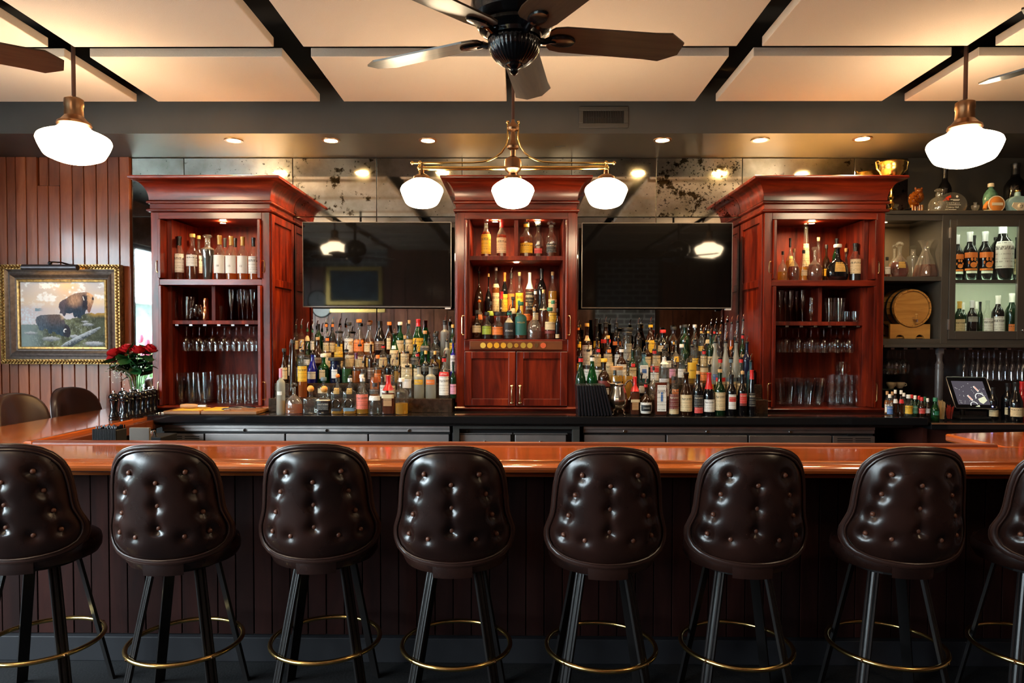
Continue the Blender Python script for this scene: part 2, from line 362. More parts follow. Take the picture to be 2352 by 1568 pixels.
# ------------------------------------------------------------------ acoustic ceiling panels
ZP0 = 3.265; ZP1 = 3.318
cols = [PZ(px, 232, ZP0).x for px in (312, 360.5, 734, 789, 1164, 1181, 1597, 1644, 2026, 2077.5)]
xs = [(cols[0] - 1.16, cols[0]), (cols[1], cols[2]), (cols[3], cols[4]), (cols[5], cols[6]), (cols[7], cols[8]), (cols[9], cols[9] + 1.2)]
ya0 = PZ(1180, 130, ZP0).y; ya1 = PZ(1180, 233, ZP0).y; yb1 = PZ(1180, 107, ZP0).y
pitch = ya0 - yb1 + (ya1 - ya0)
cname = ['beside the left wall', 'second column from the board wall', 'left of the chandelier rod', 'right of the chandelier rod', 'second column from the alcove', 'over the alcove side']
ORD = 'first second third fourth fifth sixth seventh eighth ninth tenth'.split()
for r in range(9):
    y1 = ya1 - r * pitch; y0 = y1 - (ya1 - ya0)
    if y0 < -4.3: break
    for c, (a, b) in enumerate(xs):
        m = M().box(-(b - a) / 2, (b - a) / 2, -(ya1 - ya0) / 2, (ya1 - ya0) / 2, 0, ZP1 - ZP0)
        o = build('acoustic_panel', m, CLOTH, bevel=.004, loc=((a + b) / 2, (y0 + y1) / 2, ZP0))
        cn = ['by the board wall', 'second column from board wall', 'just before the chandelier rod', 'just past the chandelier rod', 'second column from alcove', 'above the bottle alcove'][c]
        if r == 0: lab = 'beige cloth ceiling panel in row beside the soffit, ' + cn
        elif r == 1: lab = 'beige cloth ceiling panel in row level with the fans, ' + cn
        else: lab = 'overhead cloth panel seen only mirrored, %s row from soffit, %s from board wall' % (ORD[r], ORD[c])
        tag(o, lab, 'ceiling panel', 'acoustic panels hung below the black ceiling')
        build('hanger_wire', M().tube([(-.3, 0, ZP1 - ZP0), (-.3, 0, ZCEIL - ZP0)], .003, 5).tube([(.3, 0, ZP1 - ZP0), (.3, 0, ZCEIL - ZP0)], .003, 5), BLACKM, o)

# ------------------------------------------------------------------ recessed lights, vent, plate on the soffit
names = ['first', 'second', 'third', 'fourth', 'fifth', 'sixth']
for k, px in enumerate((537, 760, 983, 1521.5, 1746, 1981)):
    p = PZ(px, (322, 322, 322, 321, 321, 318)[k], ZSOF)
    t = thing('recessed_light', 'lit round recessed soffit light, %s from the board wall' % names[k], 'ceiling light', (p.x, p.y, ZSOF), group='recessed lights in the soffit')
    build('trim_ring', M().lathe([(.047, -.001), (.048, -.006), (.066, -.006), (.068, 0), (.047, 0)], 28), BRASSD, t, True)
    build('lens', M().lathe([(0, -.003), (.047, -.003)], 24), LENS, t)
p = P(1386, 270, 4.89)
t = thing('air_vent', 'dark louvred air vent on the soffit face', 'vent', (p.x, 4.89, p.z))
hw, hh = 56 / FPX * 4.89, 24 / FPX * 4.89
VM = mat('vent_metal', (.05, .045, .04), .4)
build('frame', M().box(-hw, hw, -.012, 0, hh * .62, hh).box(-hw, hw, -.012, 0, -hh, -hh * .55).box(-hw, -hw * .82, -.012, 0, -hh * .55, hh * .62).box(hw * .82, hw, -.012, 0, -hh * .55, hh * .62), VM, t, bevel=.003)
for k in range(17):
    x = -hw * .78 + k * hw * 1.56 / 16
    build('louvre', M().box(x - .0025, x + .0025, -.008, -.001, -hh * .55, hh * .62), mat('louvre_dark', (.012, .011, .010), .5), t)
build('damper', M().box(-hw * .82, hw * .82, -.0009, 0, -hh * .55, hh * .62).box(-hw * .82, hw * .82, -.004, -.001, -.003, .003), BLACKM, t)
p = PZ(1286, 338, ZSOF)
o = build('cover_plate', M().box(-.04, .04, -.03, .03, -.004, 0).box(-.008, .008, -.018, .018, -.006, -.004), SOFFIT, bevel=.001, loc=(p.x, p.y, ZSOF)); tag(o, 'small blank electrical cover plate on the soffit underside', 'cover plate')

# ------------------------------------------------------------------ lamps
def globe_prof(r):     # schoolhouse shade hanging from z = 0
    return [(r * a, r * b) for a, b in ((.34, 0), (.42, -.03), (.58, -.13), (.80, -.22), (.95, -.31), (1.0, -.42), (.985, -.50), (.93, -.64), (.86, -.78), (.78, -.90), (.62, -.98), (.44, -1.05), (.22, -1.10), (0, -1.11))]
def globe_prof2(r):    # smaller, taller chandelier shade
    return [(r * a, r * b) for a, b in ((.34, 0), (.50, -.06), (.74, -.20), (.93, -.36), (1.0, -.52), (.98, -.62), (.86, -.92), (.76, -1.12), (.62, -1.24), (.40, -1.32), (.18, -1.355), (0, -1.36))]
def smooth_prof(p, n=4):
    q = [p[0]] + list(p) + [p[-1]]; out = []
    for i in range(1, len(q) - 2):
        for k in range(n):
            t_ = k / n; out.append(tuple(max(0, .5 * (2 * b + (c - a) * t_ + (2 * a - 5 * b + 4 * c - d) * t_ ** 2 + (3 * b - a - 3 * c + d) * t_ ** 3)) if j == 0 else .5 * (2 * b + (c - a) * t_ + (2 * a - 5 * b + 4 * c - d) * t_ ** 2 + (3 * b - a - 3 * c + d) * t_ ** 3) for j, (a, b, c, d) in enumerate(zip(q[i - 1], q[i], q[i + 1], q[i + 2]))))
    return out + [p[-1]]
def pendant(x, y, zmid, label):
    r = .19; zt = zmid + .44 * r
    t = thing('pendant_lamp', label, 'pendant lamp', (x, y, zt + .09), group='schoolhouse pendants over the bar')
    build('glass_globe', M().lathe(smooth_prof(globe_prof(r), 3), 40, (0, 0, -.09)), OPAL, t, 60)
    build('fitter', M().lathe([(0, .075), (.035, .075), (.05, .065), (.052, .03), (.048, .02), (.05, -.03), (.07, -.055), (.085, -.065), (.09, -.08), (.082, -.092), (.06, -.092)], 28), BRASSD, t, 30)
    build('rod', M().tube([(0, 0, .07), (0, 0, ZCEIL - zt - .09)], .0115, 10), mat('rod_bronze', (.10, .055, .045), .35, .8), t, True)
    build('canopy', M().lathe([(0, -.02), (.06, -.02), (.065, 0), (0, 0)], 20, (0, 0, ZCEIL - zt - .09)), BRASSD, t, True)
    return t
YL = 3.93
a = P(171, 325, YL); b = P(2215, 333, YL)
pendant(a.x, YL, a.z, 'lit white schoolhouse pendant on a bronze rod before the board wall')
pendant(b.x, YL, b.z, 'lit white schoolhouse pendant on a bronze rod before the bottle alcove')
pendant(-2.57, 1.22, a.z + .05, 'lit schoolhouse pendant mirrored in the television beside the board wall')
pendant(2.62, 1.35, b.z + .05, 'lit schoolhouse pendant mirrored in the television beside the alcove')

# chandelier: stem, bent side arms, cross bar, three shades
c = P(1178, 437, YL); px1 = 1 / FPX * YL
def cz(py): return zat(py, YL)
t = thing('chandelier', 'brass three-globe chandelier hanging before the centre cabinet', 'chandelier', (c.x, YL, cz(380)))
z0 = cz(380)
for k, px in enumerate((969, 1178, 1392)):
    x = P(px, 437, YL).x - c.x; r = .122
    zt = cz(411) - z0
    g = build('glass_globe', M().lathe(smooth_prof(globe_prof2(r), 3), 36, (x, 0, zt)), OPAL, t, 60)
    build('fitter', M().lathe([(.012, .075), (.014, .03), (.03, .024), (.048, .012), (.052, -.006), (.045, -.012)], 22, (x, 0, zt)), BRASSD, g, 30)
hub = M().lathe([(.0, .05), (.02, .05), (.045, .035), (.05, .02), (.05, -.022), (.042, -.03), (.03, -.04), (.022, -.06), (0, -.06)], 24)
hub.lathe([(.014, .05), (.016, cz(345) - z0), (.032, cz(341) - z0), (.034, cz(336) - z0), (.02, cz(330) - z0), (.013, cz(320) - z0), (.013, cz(303) - z0), (.03, cz(299) - z0), (.034, cz(294) - z0), (.026, cz(288) - z0), (.012, cz(280) - z0), (.009, cz(275) - z0)], 16)
build('stem', hub, BRASSD, t, 30)
build('rod', M().tube([(0, 0, cz(282) - z0), (0, 0, ZCEIL - z0)], .009, 10), mat('rod_bronze', (0, 0, 0)), t, True)
build('canopy', M().lathe([(0, -.02), (.05, -.02), (.055, 0), (0, 0)], 20, (0, 0, ZCEIL - z0)), BRASSD, t, True)
xe = P(1392, 437, YL).x - c.x
bar = M().tube([(-xe - .005, 0, cz(387) - z0), (xe + .005, 0, cz(385) - z0)], .012, 12)
for s in (-1, 1): bar.ball((s * xe, 0, cz(386) - z0), .017).tube([(s * xe, 0, cz(372) - z0), (s * xe, 0, cz(400) - z0)], .007, 8).ball((s * xe, 0, cz(373) - z0), .011)
build('cross_bar', bar, BRASS, t, 50)
for s in (-1, 1):
    pts = []
    xa = 12 * px1
    pts += [(s * xa, 0, cz(281) - z0), (s * xa, 0, cz(305) - z0), (s * (xa + .001), 0, cz(320) - z0), (s * (xa + .012), 0, cz(336) - z0), (s * (xa + .035), 0, cz(350) - z0), (s * (xa + .065), 0, cz(360) - z0), (s * (xa + .10), 0, cz(367) - z0), (s * (xa + .14), 0, cz(371.5) - z0), (s * (xa + .20), 0, cz(373.5) - z0), (s * (xe + .045), 0, cz(374) - z0)]
    build('curved_arm', M().tube(pts, .0055, 8).ball(pts[0], .010).ball(pts[-1], .011).tube([(0, 0, cz(297) - z0), (s * xa, 0, cz(297) - z0)], .004, 6), BRASS, t, True)

# ------------------------------------------------------------------ ceiling fans
DARKM = mat('fan_bronze', (.012, .013, .016), .22, .6, coat=.4)
BLADE = wood('fan_blade', [(.3, (.055, .03, .018)), (.7, (.11, .065, .036))], (3, 40, 40), .38, .25, .02)
def fan(x, y, zb, ang, label, nb=5):
    t = thing('ceiling_fan', label, 'ceiling fan', (x, y, zb), group='dark ceiling fans')
    hs = M()
    hs.lathe([(0, .20), (.06, .20), (.075, .19), (.11, .17), (.135, .13), (.140, .08), (.135, .05), (.12, .03), (.112, .026), (.112, .016), (.10, .01), (.088, .0), (.085, -.012)], 36)
    build('motor_housing', hs, DARKM, t, 25)
    bl = M(); n = 36
    pr = [(.078, -.012), (.083, -.02), (.083, -.032), (.077, -.052), (.063, -.072), (.042, -.089), (.02, -.094)]
    for i in range(72):
        pass
    seg = 144
    rows = []
    for r, z in pr:
        row = []
        for k in range(seg):
            aa = 2 * pi * k / seg; rr = r * (1 + .035 * (abs(sin(aa * 18)) - .5) * (1 if r > .03 else 0))
            row.append(len(bl.v)); bl.v.append((rr * cos(aa), rr * sin(aa), z))
        rows.append(row)
    for u, v in zip(rows, rows[1:]):
        for k in range(seg): bl.f.append((u[k], v[k], v[(k + 1) % seg], u[(k + 1) % seg]))
    build('ribbed_bowl', bl, DARKM, t, 60)
    build('finial', M().lathe([(0, -.088), (.03, -.088), (.031, -.096), (.018, -.101), (.012, -.106), (.014, -.114), (.008, -.12), (0, -.126)], 16), DARKM, t, 40)
    build('downrod', M().tube([(0, 0, .19), (0, 0, ZCEIL - zb)], .014, 10).lathe([(0, -.06), (.03, -.06), (.065, -.015), (.07, 0), (0, 0)], 20, (0, 0, ZCEIL - zb)), DARKM, t, True)
    Lb, wb_ = .56, .066
    pl = [(.112, -.040), (.125, -.054), (.16, -.062), (.45, -wb_), (Lb - .055, -.071), (Lb - .02, -.045), (Lb, -.03), (Lb, .03), (Lb - .02, .045), (Lb - .055, .071), (.45, wb_), (.16, .062), (.125, .054), (.112, .040)]
    bm = M().prism(pl, -.003, .003, 'z').mesh('blade', BLADE)
    im = M().tube([(.070, 0, -.005), (.085, 0, -.012), (.10, 0, -.012), (.115, 0, -.005), (.135, 0, -.004)], [.012, .011, .010, .011, .012], 8)
    im.lathe([(.0, -.010), (.02, -.011), (.034, -.009), (.038, -.004), (.034, .0), (0, .001)], 20, (.155, 0, -.002), sx=1.2, sy=.72)
    im = im.mesh('blade_iron', DARKM, 40)
    for k in range(nb):
        a_ = R(ang + 360 / nb * k)
        mt = Matrix.Rotation(a_, 4, 'Z') @ Matrix.Rotation(R(-12), 4, 'X')
        b_ = ob('blade', bm, t); b_.matrix_local = mt
        i_ = ob('blade_iron', im, t); i_.matrix_local = mt
    return t
ZF = 2.60
fan(PZ(1181, 72, ZF).x, 2.2, ZF, 10, 'dark five-blade ceiling fan with ribbed bowl above the bar centre')
fan(-2.07, 2.11, ZF, 35, 'ceiling fan, only one brown blade in view before the board wall')
fan(2.025, 2.125, ZF, 120, 'ceiling fan, only one thin blade in view beside the alcove pendant')
# ------------------------------------------------------------------ back counter and what is under it
YF = 5.03                                  # front plane of the three cabinets
ZC = zat(955.5, 4.70)                      # top of the back counter
ZC2 = zat(970.5, 4.70, 2250)               # lower counter by the till
XA = P(2133, 960, 4.70).x
t = thing('back_counter', 'long black stone counter running under the three red cabinets', 'counter', (0, 4.7, ZC))
build('slab', M().prism([(-2.575, 0), (XA, 0), (XA, YW - 4.7 - .008), (-2.785, YW - 4.7 - .008), (-2.785, .325), (-2.575, .325)], -.055, 0, 'z'), STONE, t, bevel=.006)
build('support_frame', M().box(-2.55, XA - .05, .10, .14, -.083, -.055).box(-.47, -.42, .16, .2, -ZC, -.14).box(.58, .63, .16, .2, -ZC, -.14).box(2.35, 2.40, .16, .2, -ZC, -.14), BLACKM, t)
t = thing('till_counter', 'lower black counter holding the till in the alcove', 'counter', (XA + .02, 4.7, ZC2))
build('slab', M().box(0, 2.0, 0, YW - 4.7 + .005, -.05, 0), STONE, t, bevel=.005)
build('front_edge', M().box(0, 2.0, -.004, 0.0, -.012, -.002), mat('edge_wood', (.22, .10, .05), .3), t)
build('side_panel', M().box(-.0, .03, .1, YW - 4.7, -ZC2, -.05).box(.03, 2.0, .14, .17, -ZC2, -.05), mat('dark_stain', (.05, .012, .008), .4), t)

def fridge(x0, x1, doors, label, grille):
    yf = 4.85; t = thing('undercounter_fridge', label, 'fridge', ((x0 + x1) / 2, yf, 0)); h = zat(977, yf); w_ = (x1 - x0) / 2
    STEELD = mat('steel_doors', (.55, .50, .48), .42, 1.0, noise=.15, nscale=5)
    build('body', M().box(-w_, w_, .03, .62, .05, h - .002), BLACKM, t)
    zt = zat(993, yf); zm = zat(986, yf)
    build('top_trim', M().box(-w_, w_, .0, .05, zm + .002, h).box(-w_, w_, .006, .05, zt, zm), STEEL, t, bevel=.002)
    xs_ = [a - (x0 + x1) / 2 for a in doors]
    for a, b in zip(xs_, xs_[1:]):
        d = build('fridge_door', M().box(a + .006, b - .006, 0, .03, .14, zat(998, yf)), STEELD, t, bevel=.003)
        build('lock', M().lathe([(0, .006), (.009, .006), (.011, 0)], 12).add(M()), CHROME, d, True, loc=((a + b) / 2, 0, (zm + zt) / 2), rot=(R(90), 0, 0))
    ga, gb = grille[0] - (x0 + x1) / 2, grille[1] - (x0 + x1) / 2
    g = M().box(ga, gb, .002, .03, .14, zat(999, yf))
    gr = build('grille', g, STEELD, t, bevel=.002)
    for k in range(3):
        z = zat(1003.5 + k * 5, yf)
        build('slot', M().box(ga + .03, (ga + gb) / 2 - .01, -.001, .003, z - .005, z).box((ga + gb) / 2 + .01, gb - .03, -.001, .003, z - .005, z), BLACKM, gr)
    build('plinth', M().box(-w_ + .02, w_ - .02, .05, .6, 0, .13), BLACKM, t)
    return t
X = lambda px: xat(px, 4.85, 990)
fridge(X(372), X(1033), [X(469), X(655), X(846), X(1033)], 'steel undercounter fridge below the counter, near the pepper mills', (X(375), X(467)))
fridge(X(1340), X(2010), [X(1340), X(1530), X(1719), X(1912)], 'steel undercounter fridge below the counter, near the silver pitcher', (X(1914), X(2010)))
t = thing('ice_drawer_unit', 'grey framed unit with two steel drawers under the centre cabinet', 'cabinet', (X(1186), 4.80, 0))
xa, xb = X(1042) - X(1186), X(1330) - X(1186); h = zat(971, 4.80); zi = zat(985, 4.8)
build('frame', M().box(xa, xb, 0, .1, zi, h).box(xa, xa + .045, 0, .1, .1, zi).box(xb - .05, xb, 0, .1, .1, zi), GREYP, t, bevel=.002)
build('recess', M().box(xa + .04, xb - .04, .10, .5, .1, zi), BLACKM, t)
for a, b in ((1056, 1173), (1183, 1300)):
    d = build('drawer', M().box(X(a) - X(1186), X(b) - X(1186), .05, .1, .4, zat(998.5, 4.85)), STEEL, t, bevel=.003)
    build('knob', M().ball((0, -.012, 0), .009), CHROME, d, True, loc=((X(a) + X(b)) / 2 - X(1186), .05, zat(1014, 4.85)))
    build('lip', M().box(X(a) - X(1186) - .01, X(b) - X(1186) + .01, .045, .1, zat(996.5, 4.85), zat(995, 4.85)), STEEL, d)

# ------------------------------------------------------------------ mahogany cabinets
def L(py): return zat(py, YF) - ZC        # height above the counter on the front plane
CW = .438                                  # half width
def recessed(m, u0, u1, z0, z1, x_in, x_out, splits, st=.05, axis='x'):
    """frame-and-panel face: thin stiles and rails standing proud of a sheet, in the plane x = const"""
    def bx(a, b, c, d, lo, hi): m.box(lo, hi, a, b, c, d) if axis == 'x' else m.box(a, b, lo, hi, c, d)
    lo, hi = min(x_in, x_out), max(x_in, x_out)
    bx(u0, u0 + st, z0, z1, lo, hi); bx(u1 - st, u1, z0, z1, lo, hi)
    zs = [z0] + list(splits) + [z1]
    bx(u0 + st, u1 - st, z0, z0 + st, lo, hi); bx(u0 + st, u1 - st, z1 - st, z1, lo, hi)
    for s in splits: bx(u0 + st, u1 - st, s - st / 2, s + st / 2, lo, hi)
    return m
def handle(parent, x, y, zc, h, out, side=0):
    if side:  # bow projecting sideways
        pts = [(0, 0, -h / 2), (side * out * .8, -.004, -h / 2), (side * out, -.004, -h / 2 + .012), (side * out, -.004, h / 2 - .012), (side * out * .8, -.004, h / 2), (0, 0, h / 2)]
    else:
        pts = [(0, 0, -h / 2), (0, -out * .8, -h / 2), (0, -out, -h / 2 + .012), (0, -out, h / 2 - .012), (0, -out * .8, h / 2), (0, 0, h / 2)]
    m = M().tube(pts, .0048, 8)
    if not side:
        for s in (-1, 1): m.lathe([(0, .004), (.011, .004), (.013, 0)], 10)if False else m.ball((0, -.002, s * h / 2), .012, .005, .009, 10, 6)
    return build('handle', m, mat('handle_brass', (.85, .66, .36), .2, 1.0), parent, True, loc=(x, y, zc))
def crown(xl, xr, yb):
    H = [L(487.5), L(480), L(469), L(461.5)]
    zt = zat(401.5, YF - .11) - ZC
    pr = [(0, H[0] - .004)]
    for lo_, hi_ in ((H[0], H[1]), (H[2], H[3])):
        c_, q_ = (lo_ + hi_) / 2, (hi_ - lo_) / 2; pr.append((.004, lo_ - .001))
        for k in range(9): a = -pi / 2 + pi * k / 8; pr.append((.009 + .014 * cos(a), c_ + q_ * sin(a)))
        pr.append((.004, hi_ + .002))
    pr.append((.010, H[3] + .004))
    zb, h = H[3] + .004, zt - .03 - H[3]
    for k in range(1, 11):
        a = pi / 2 * k / 10; pr.append((.010 + .086 * (1 - cos(a)), zb + h * sin(a)))
    pr += [(.104, zt - .024), (.110, zt - .016), (.110, zt - .004), (.106, zt)]
    m = M(); n = len(pr)
    for o, z in pr: m.v += [(xl - o, yb, z), (xl - o, -o, z), (xr + o, -o, z), (xr + o, yb, z)]
    for i in range(n - 1):
        for k in range(3): m.f.append((4 * i + k, 4 * i + k + 1, 4 * i + 4 + k + 1, 4 * i + 4 + k))
    m.f.append((4 * n - 4, 4 * n - 3, 4 * n - 2, 4 * n - 1)); return m
DP = YW - .006 - YF - .004                       # depth
def cabinet(px, label, shelves, layout):
    x = xat(px, YF, 700)
    t = thing('liquor_cabinet', label, 'cabinet', (x, YF, ZC), group='carved mahogany back bar cabinets')
    zt = L(461); z503 = L(503)
    m = M()
    for s in (-1, 1):
        m = M().box(s * CW - (.0 if s < 0 else .018), s * CW + (.018 if s < 0 else 0), .02, DP, .02, L(470))
        recessed(m, .02, DP - .005, .06, L(490), s * CW, s * (CW + .012), [L(648)], .055)
        build('side_panel', m, MAH_V, t, bevel=.002)
    build('back_panel', M().box(-CW + .018, CW - .018, DP - .02, DP, .03, L(490)), MAH_I, t)
    build('ceiling_board', M().box(-CW + .018, CW - .018, .03, DP - .02, L(497), L(490)), MAH_H, t)
    ztp = zat(401.5, YF - .11) - ZC; build('top_board', M().box(-CW - .07, CW + .07, -.07, DP, ztp, ztp + .004), mat('pale_bounce_board', (.62, .44, .24), .6), t)  # unseen pale board added to bounce the recessed light up onto the soffit
    build('crown_moulding', crown(-CW, CW, DP), MAH_H, t, 40)
    build('base_moulding', M().prism([(0, .032), (-.010, .030), (-.016, .020), (-.012, .012), (-.004, .008), (0, .0), (.05, 0), (.05, .032)], -CW - .012, CW + .012, 'x').box(-CW - .012, -CW + .01, .05, DP, 0, .03).box(CW - .01, CW + .012, .05, DP, 0, .03), MAH_H, t, 50)
    st = .058
    for s in (-1, 1):
        a, b = (-CW, -CW + st) if s < 0 else (CW - st, CW)
        build('stile', M().box(a, b, 0, .022, .03, L(487)), MAH_V, t, bevel=.0025)
    build('rail', M().box(-CW + st, CW - st, 0, .022, z503, L(487)), MAH_H, t, bevel=.0025)
    layout(t, st)
    return t
def board(name, t, x0, x1, y0, y1, z0, z1, m=None): return build(name, M().box(x0, x1, y0, y1, z0, z1), m or (MAH_H if name == 'rail' else MAH_I), t, bevel=.002)
def puck(t, x, y, z, power):
    o = build('puck_light', M().lathe([(0, -.001), (.022, -.001)], 16), mat('puck_lens', (.9, .9, .9), .4, emit=(1, .70, .36), es=420), t, loc=(x, y, z))
    build('puck_rim', M().lathe([(.022, 0), (.024, -.004), (.032, -.004), (.034, 0)], 18), CHROME, t, True, loc=(x, y, z))
def side_layout(mid, flip):
    def f(t, st):
        i0, i1 = -CW + st, CW - st
        ya = .06
        board('rail', t, i0, i1, .0, .022, L(655.5), L(642))
        board('shelf', t, -CW + .018, CW - .018, .022, DP - .02, L(655), L(643))
        # inner liner walls make the bay narrower than the face frame
        w_ = .02; j0, j1 = i0 + .055, i1 - .012
        if flip: j0, j1 = i0 + .012, i1 - .055
        for a, b in ((i0 - .03, j0), (j1, i1 + .03)):
            build('liner', M().box(a, b, .075, DP - .02, .03, L(656)), MAH_I, t, bevel=.002)
            build('liner', M().box(a, b, .075, DP - .02, L(643), L(500)), MAH_I, t, bevel=.002)
        # folded-back doors stand edge on at both sides of each opening
        for s in (-1, 1):
            for (za, zb) in ((L(640), z_top(505)), (.036, L(657))):
                xe_ = (i0 + .002, i0 + .024) if s < 0 else (i1 - .024, i1 - .002)
                yo = -.028 if (s > 0) != flip or za > .3 else -.024
                d = build('folded_door', M().box(xe_[0], xe_[1], yo, .30, za, zb), MAH_V, t, bevel=.003)
                if za > .3: zc_ = L(613); hh = .085
                else: zc_ = L(899); hh = .13
                handle(d, xe_[1] if s > 0 else xe_[0], yo + .03, zc_, hh, .022, side=s)
        board('shelf', t, j0, j1, .075, DP - .02, L(745.5), L(736.5))
        xd = xat(mid, YF + .05, 700) - t.location.x
        board('divider', t, xd - .014, xd + .014, .075, DP - .02, L(737), L(656), MAH_I)
        board('bottom_board', t, j0, j1, .06, DP - .02, .008, L(935))
        for k in range(7):
            xx = j0 + .03 + (j1 - j0 - .06) * k / 6
            build('glass_rack', M().box(xx - .012, xx + .012, .08, DP - .05, L(745.5) - .012, L(745.5)), mat('rack_metal', (.24, .22, .22), .35, 1.0), t)
        puck(t, 0, .22, L(500) - .002, 26)
    return f
def z_top(py): return L(py)
tl = cabinet(484.5, 'mahogany cabinet beside the board wall, glasses and white-label whisky inside', None, side_layout(487, False))
tr = cabinet(1891.5, 'mahogany cabinet beside the bottle alcove, cognac and glasses inside', None, side_layout(1887, True))
def centre_layout(t, st):
    i0, i1 = -CW + st, CW - st
    j0, j1 = i0 + .035, i1 - .035
    for a, b in ((i0 - .03, j0), (j1, i1 + .03)):
        build('liner', M().box(a, b, .04, DP - .02, L(780), L(500)), MAH_I, t, bevel=.002)
    board('shelf', t, j0, j1, .04, DP - .02, L(596), L(586))
    board('divider', t, -.013, .013, .045, DP - .02, L(586), L(503), MAH_I)
    board('shelf', t, j0, j1, .03, DP - .02, L(788), L(779))
    board('rail', t, i0, i1, 0, .022, L(806), L(780))
    for s in (-1, 1):
        xe_ = (i0 + .003, i0 + .018) if s < 0 else (i1 - .018, i1 - .003)
        d = build('folded_door', M().box(xe_[0], xe_[1], -.024, .30, L(779), z_top(505)), MAH_V, t, bevel=.003)
        handle(d, xe_[1] if s > 0 else xe_[0], .0, L(747), .14, .022, side=s)
        a, b = (i0 + .002, -.003) if s < 0 else (.003, i1 - .002)
        z0, z1 = .04, L(807)
        m = M().box(a, b, -.002, .018, z0, z1); 
        recessed(m, a, b, z0, z1, -.002, -.020, [], .052, axis='y')
        d = build('cupboard_door', m, MAH_V, t, bevel=.003)
        handle(d, s * .030, -.020, L(905), .125, .026)
    build('bottom_board', M().box(-CW + .02, CW - .02, .03, DP - .02, .01, .03), MAH_H, t)
    for k, yy in enumerate((.15, .29)):     # stepped riser inside
        build('step', M().box(j0 + .002, j1 - .002, yy, DP - .02, L(779), L(779) + .09 * (k + 1)), MAH_H, t)
    puck(t, 0, .17, L(596) - .002, 55)
    puck(t, -.16, .15, L(500) - .002, 26); puck(t, .16, .15, L(500) - .002, 26)
tc = cabinet(1185.5, 'mahogany cabinet in the centre between the televisions, whiskies over two doors', None, centre_layout)
# award strip with round tokens
t = thing('token_board', 'wooden strip of ten round gold tokens on the centre cabinet', 'plaque', (tc.location.x, YF - .022, ZC + L(793)))
s1 = 1 / FPX * YF
build('strip', M().box(-106 * s1, 106 * s1, 0, .016, -9.5 * s1, 9.5 * s1), wood('strip_wood', [(.3, (.10, .028, .010)), (.7, (.20, .06, .018))], (2, 20, 20), .35, .3), t, bevel=.002)
TCOL = [(.80, .55, .10), (.82, .42, .03), (.82, .42, .03), (.80, .42, .04), (.42, .26, .05), (.50, .26, .03), (.50, .32, .05), (.52, .34, .05), (.12, .06, .02), (.75, .14, .05)]
for k in range(10):
    px = [1110, 1125.5, 1141, 1156.5, 1171.5, 1186, 1202, 1217, 1232, 1247.5][k]; r = 6.4 if k not in (5, 8) else 5
    tk = build('token', M().lathe([(0, .004), (r * s1 * .7, .004), (r * s1 * .72, .0052), (r * s1, .005), (r * s1, 0)], 22), mat('token_%d' % k, TCOL[k], .35, .15), t, 40, loc=((px - 1185.5) * s1, 0, 0), rot=(R(90), 0, 0))

# ------------------------------------------------------------------ the bar
ZB = 1.07
YB0 = PZ(1190, 1057, ZB).y; YBR = PZ(1190, 1022.5, ZB).y; YB1 = YBR + .045
XL, XR = PZ(85, 1016, ZB).x, PZ(2264, 1020, ZB).x          # inner corners of the two wings
XLo, XRo = XL - .70, XR + .95
t = thing('bar_counter', 'long varnished reddish bar with moulded arm rest and returns at both ends', 'bar', (0, 0, 0))
YWE = YW - .045
top = M().box(XLo, XRo, YB0, YBR, ZB - .045, ZB)
build('countertop', top, BARW, t, bevel=.004)
XW0, XW1 = P(250, 938, 5.41).x, XL
lw = M().prism([(XLo, YBR), (XL - .055, YBR), (XL - .02, 5.015), (-2.80, 5.015), (-2.80, 5.41), (XLo + .05, 5.43)], ZB - .045, ZB, 'z')
build('wing_top', lw, BARW_Y, t, bevel=.004)
YRW = PZ(2157, 995, ZB).y
pts = [(XR + .04, YBR), (XRo, YBR), (XRo, YRW + .15), (XR + .35, YRW + .06), (XR + .16, YRW + .03), (XR + .03, YRW - .01)]
build('wing_top', M().prism(pts, ZB - .045, ZB, 'z'), BARW_Y, t, bevel=.012)
# moulded arm rest along the customers' side
pr = [(YB0 + .02, ZB - .002), (YB0 + .003, ZB + .003), (YB0 - .008, ZB), (YB0 - .014, ZB - .010), (YB0 - .022, ZB - .013), (YB0 - .036, ZB - .012), (YB0 - .050, ZB - .015), (YB0 - .062, ZB - .022), (YB0 - .066, ZB - .032), (YB0 - .062, ZB - .044), (YB0 - .045, ZB - .052), (YB0 - .03, ZB - .058), (YB0 - .02, ZB - .072), (YB0 + .02, ZB - .072)]
build('arm_rest', M().prism(pr, XLo, XRo, 'x'), BARW, t, 35)
# raised drip rail at the bartender's side of the main run and of the wing
pr = [(YBR, ZB - .05), (YBR, ZB + .004), (YBR + .006, ZB + .012), (YBR + .034, ZB + .014), (YBR + .042, ZB + .006), (YBR + .042, ZB - .06)]
DRED = wood('drip_rail_stain', [(.3, (.09, .018, .008)), (.7, (.20, .045, .016))], (1.2, 22, 22), .32, .15, .01)
build('drip_rail', M().prism(pr, XL, XR, 'x'), DRED, t, 35)
build('drip_rail', M().prism([(XL - .055, ZB - .09), (XL - .055, ZB + .001), (XL - .045, ZB + .010), (XL - .018, ZB + .012), (XL - .012, ZB + .004), (XL - .012, ZB - .09)], YBR + .01, YWE - .95, 'y'), BARW_Y, t, 35)
build('drip_rail', M().box(XL - .012, XL + .05, YBR + .042, 5.01, ZB - .075, ZB - .012), mat('x1', (.12, .03, .012), .25, coat=.5), t, bevel=.004)
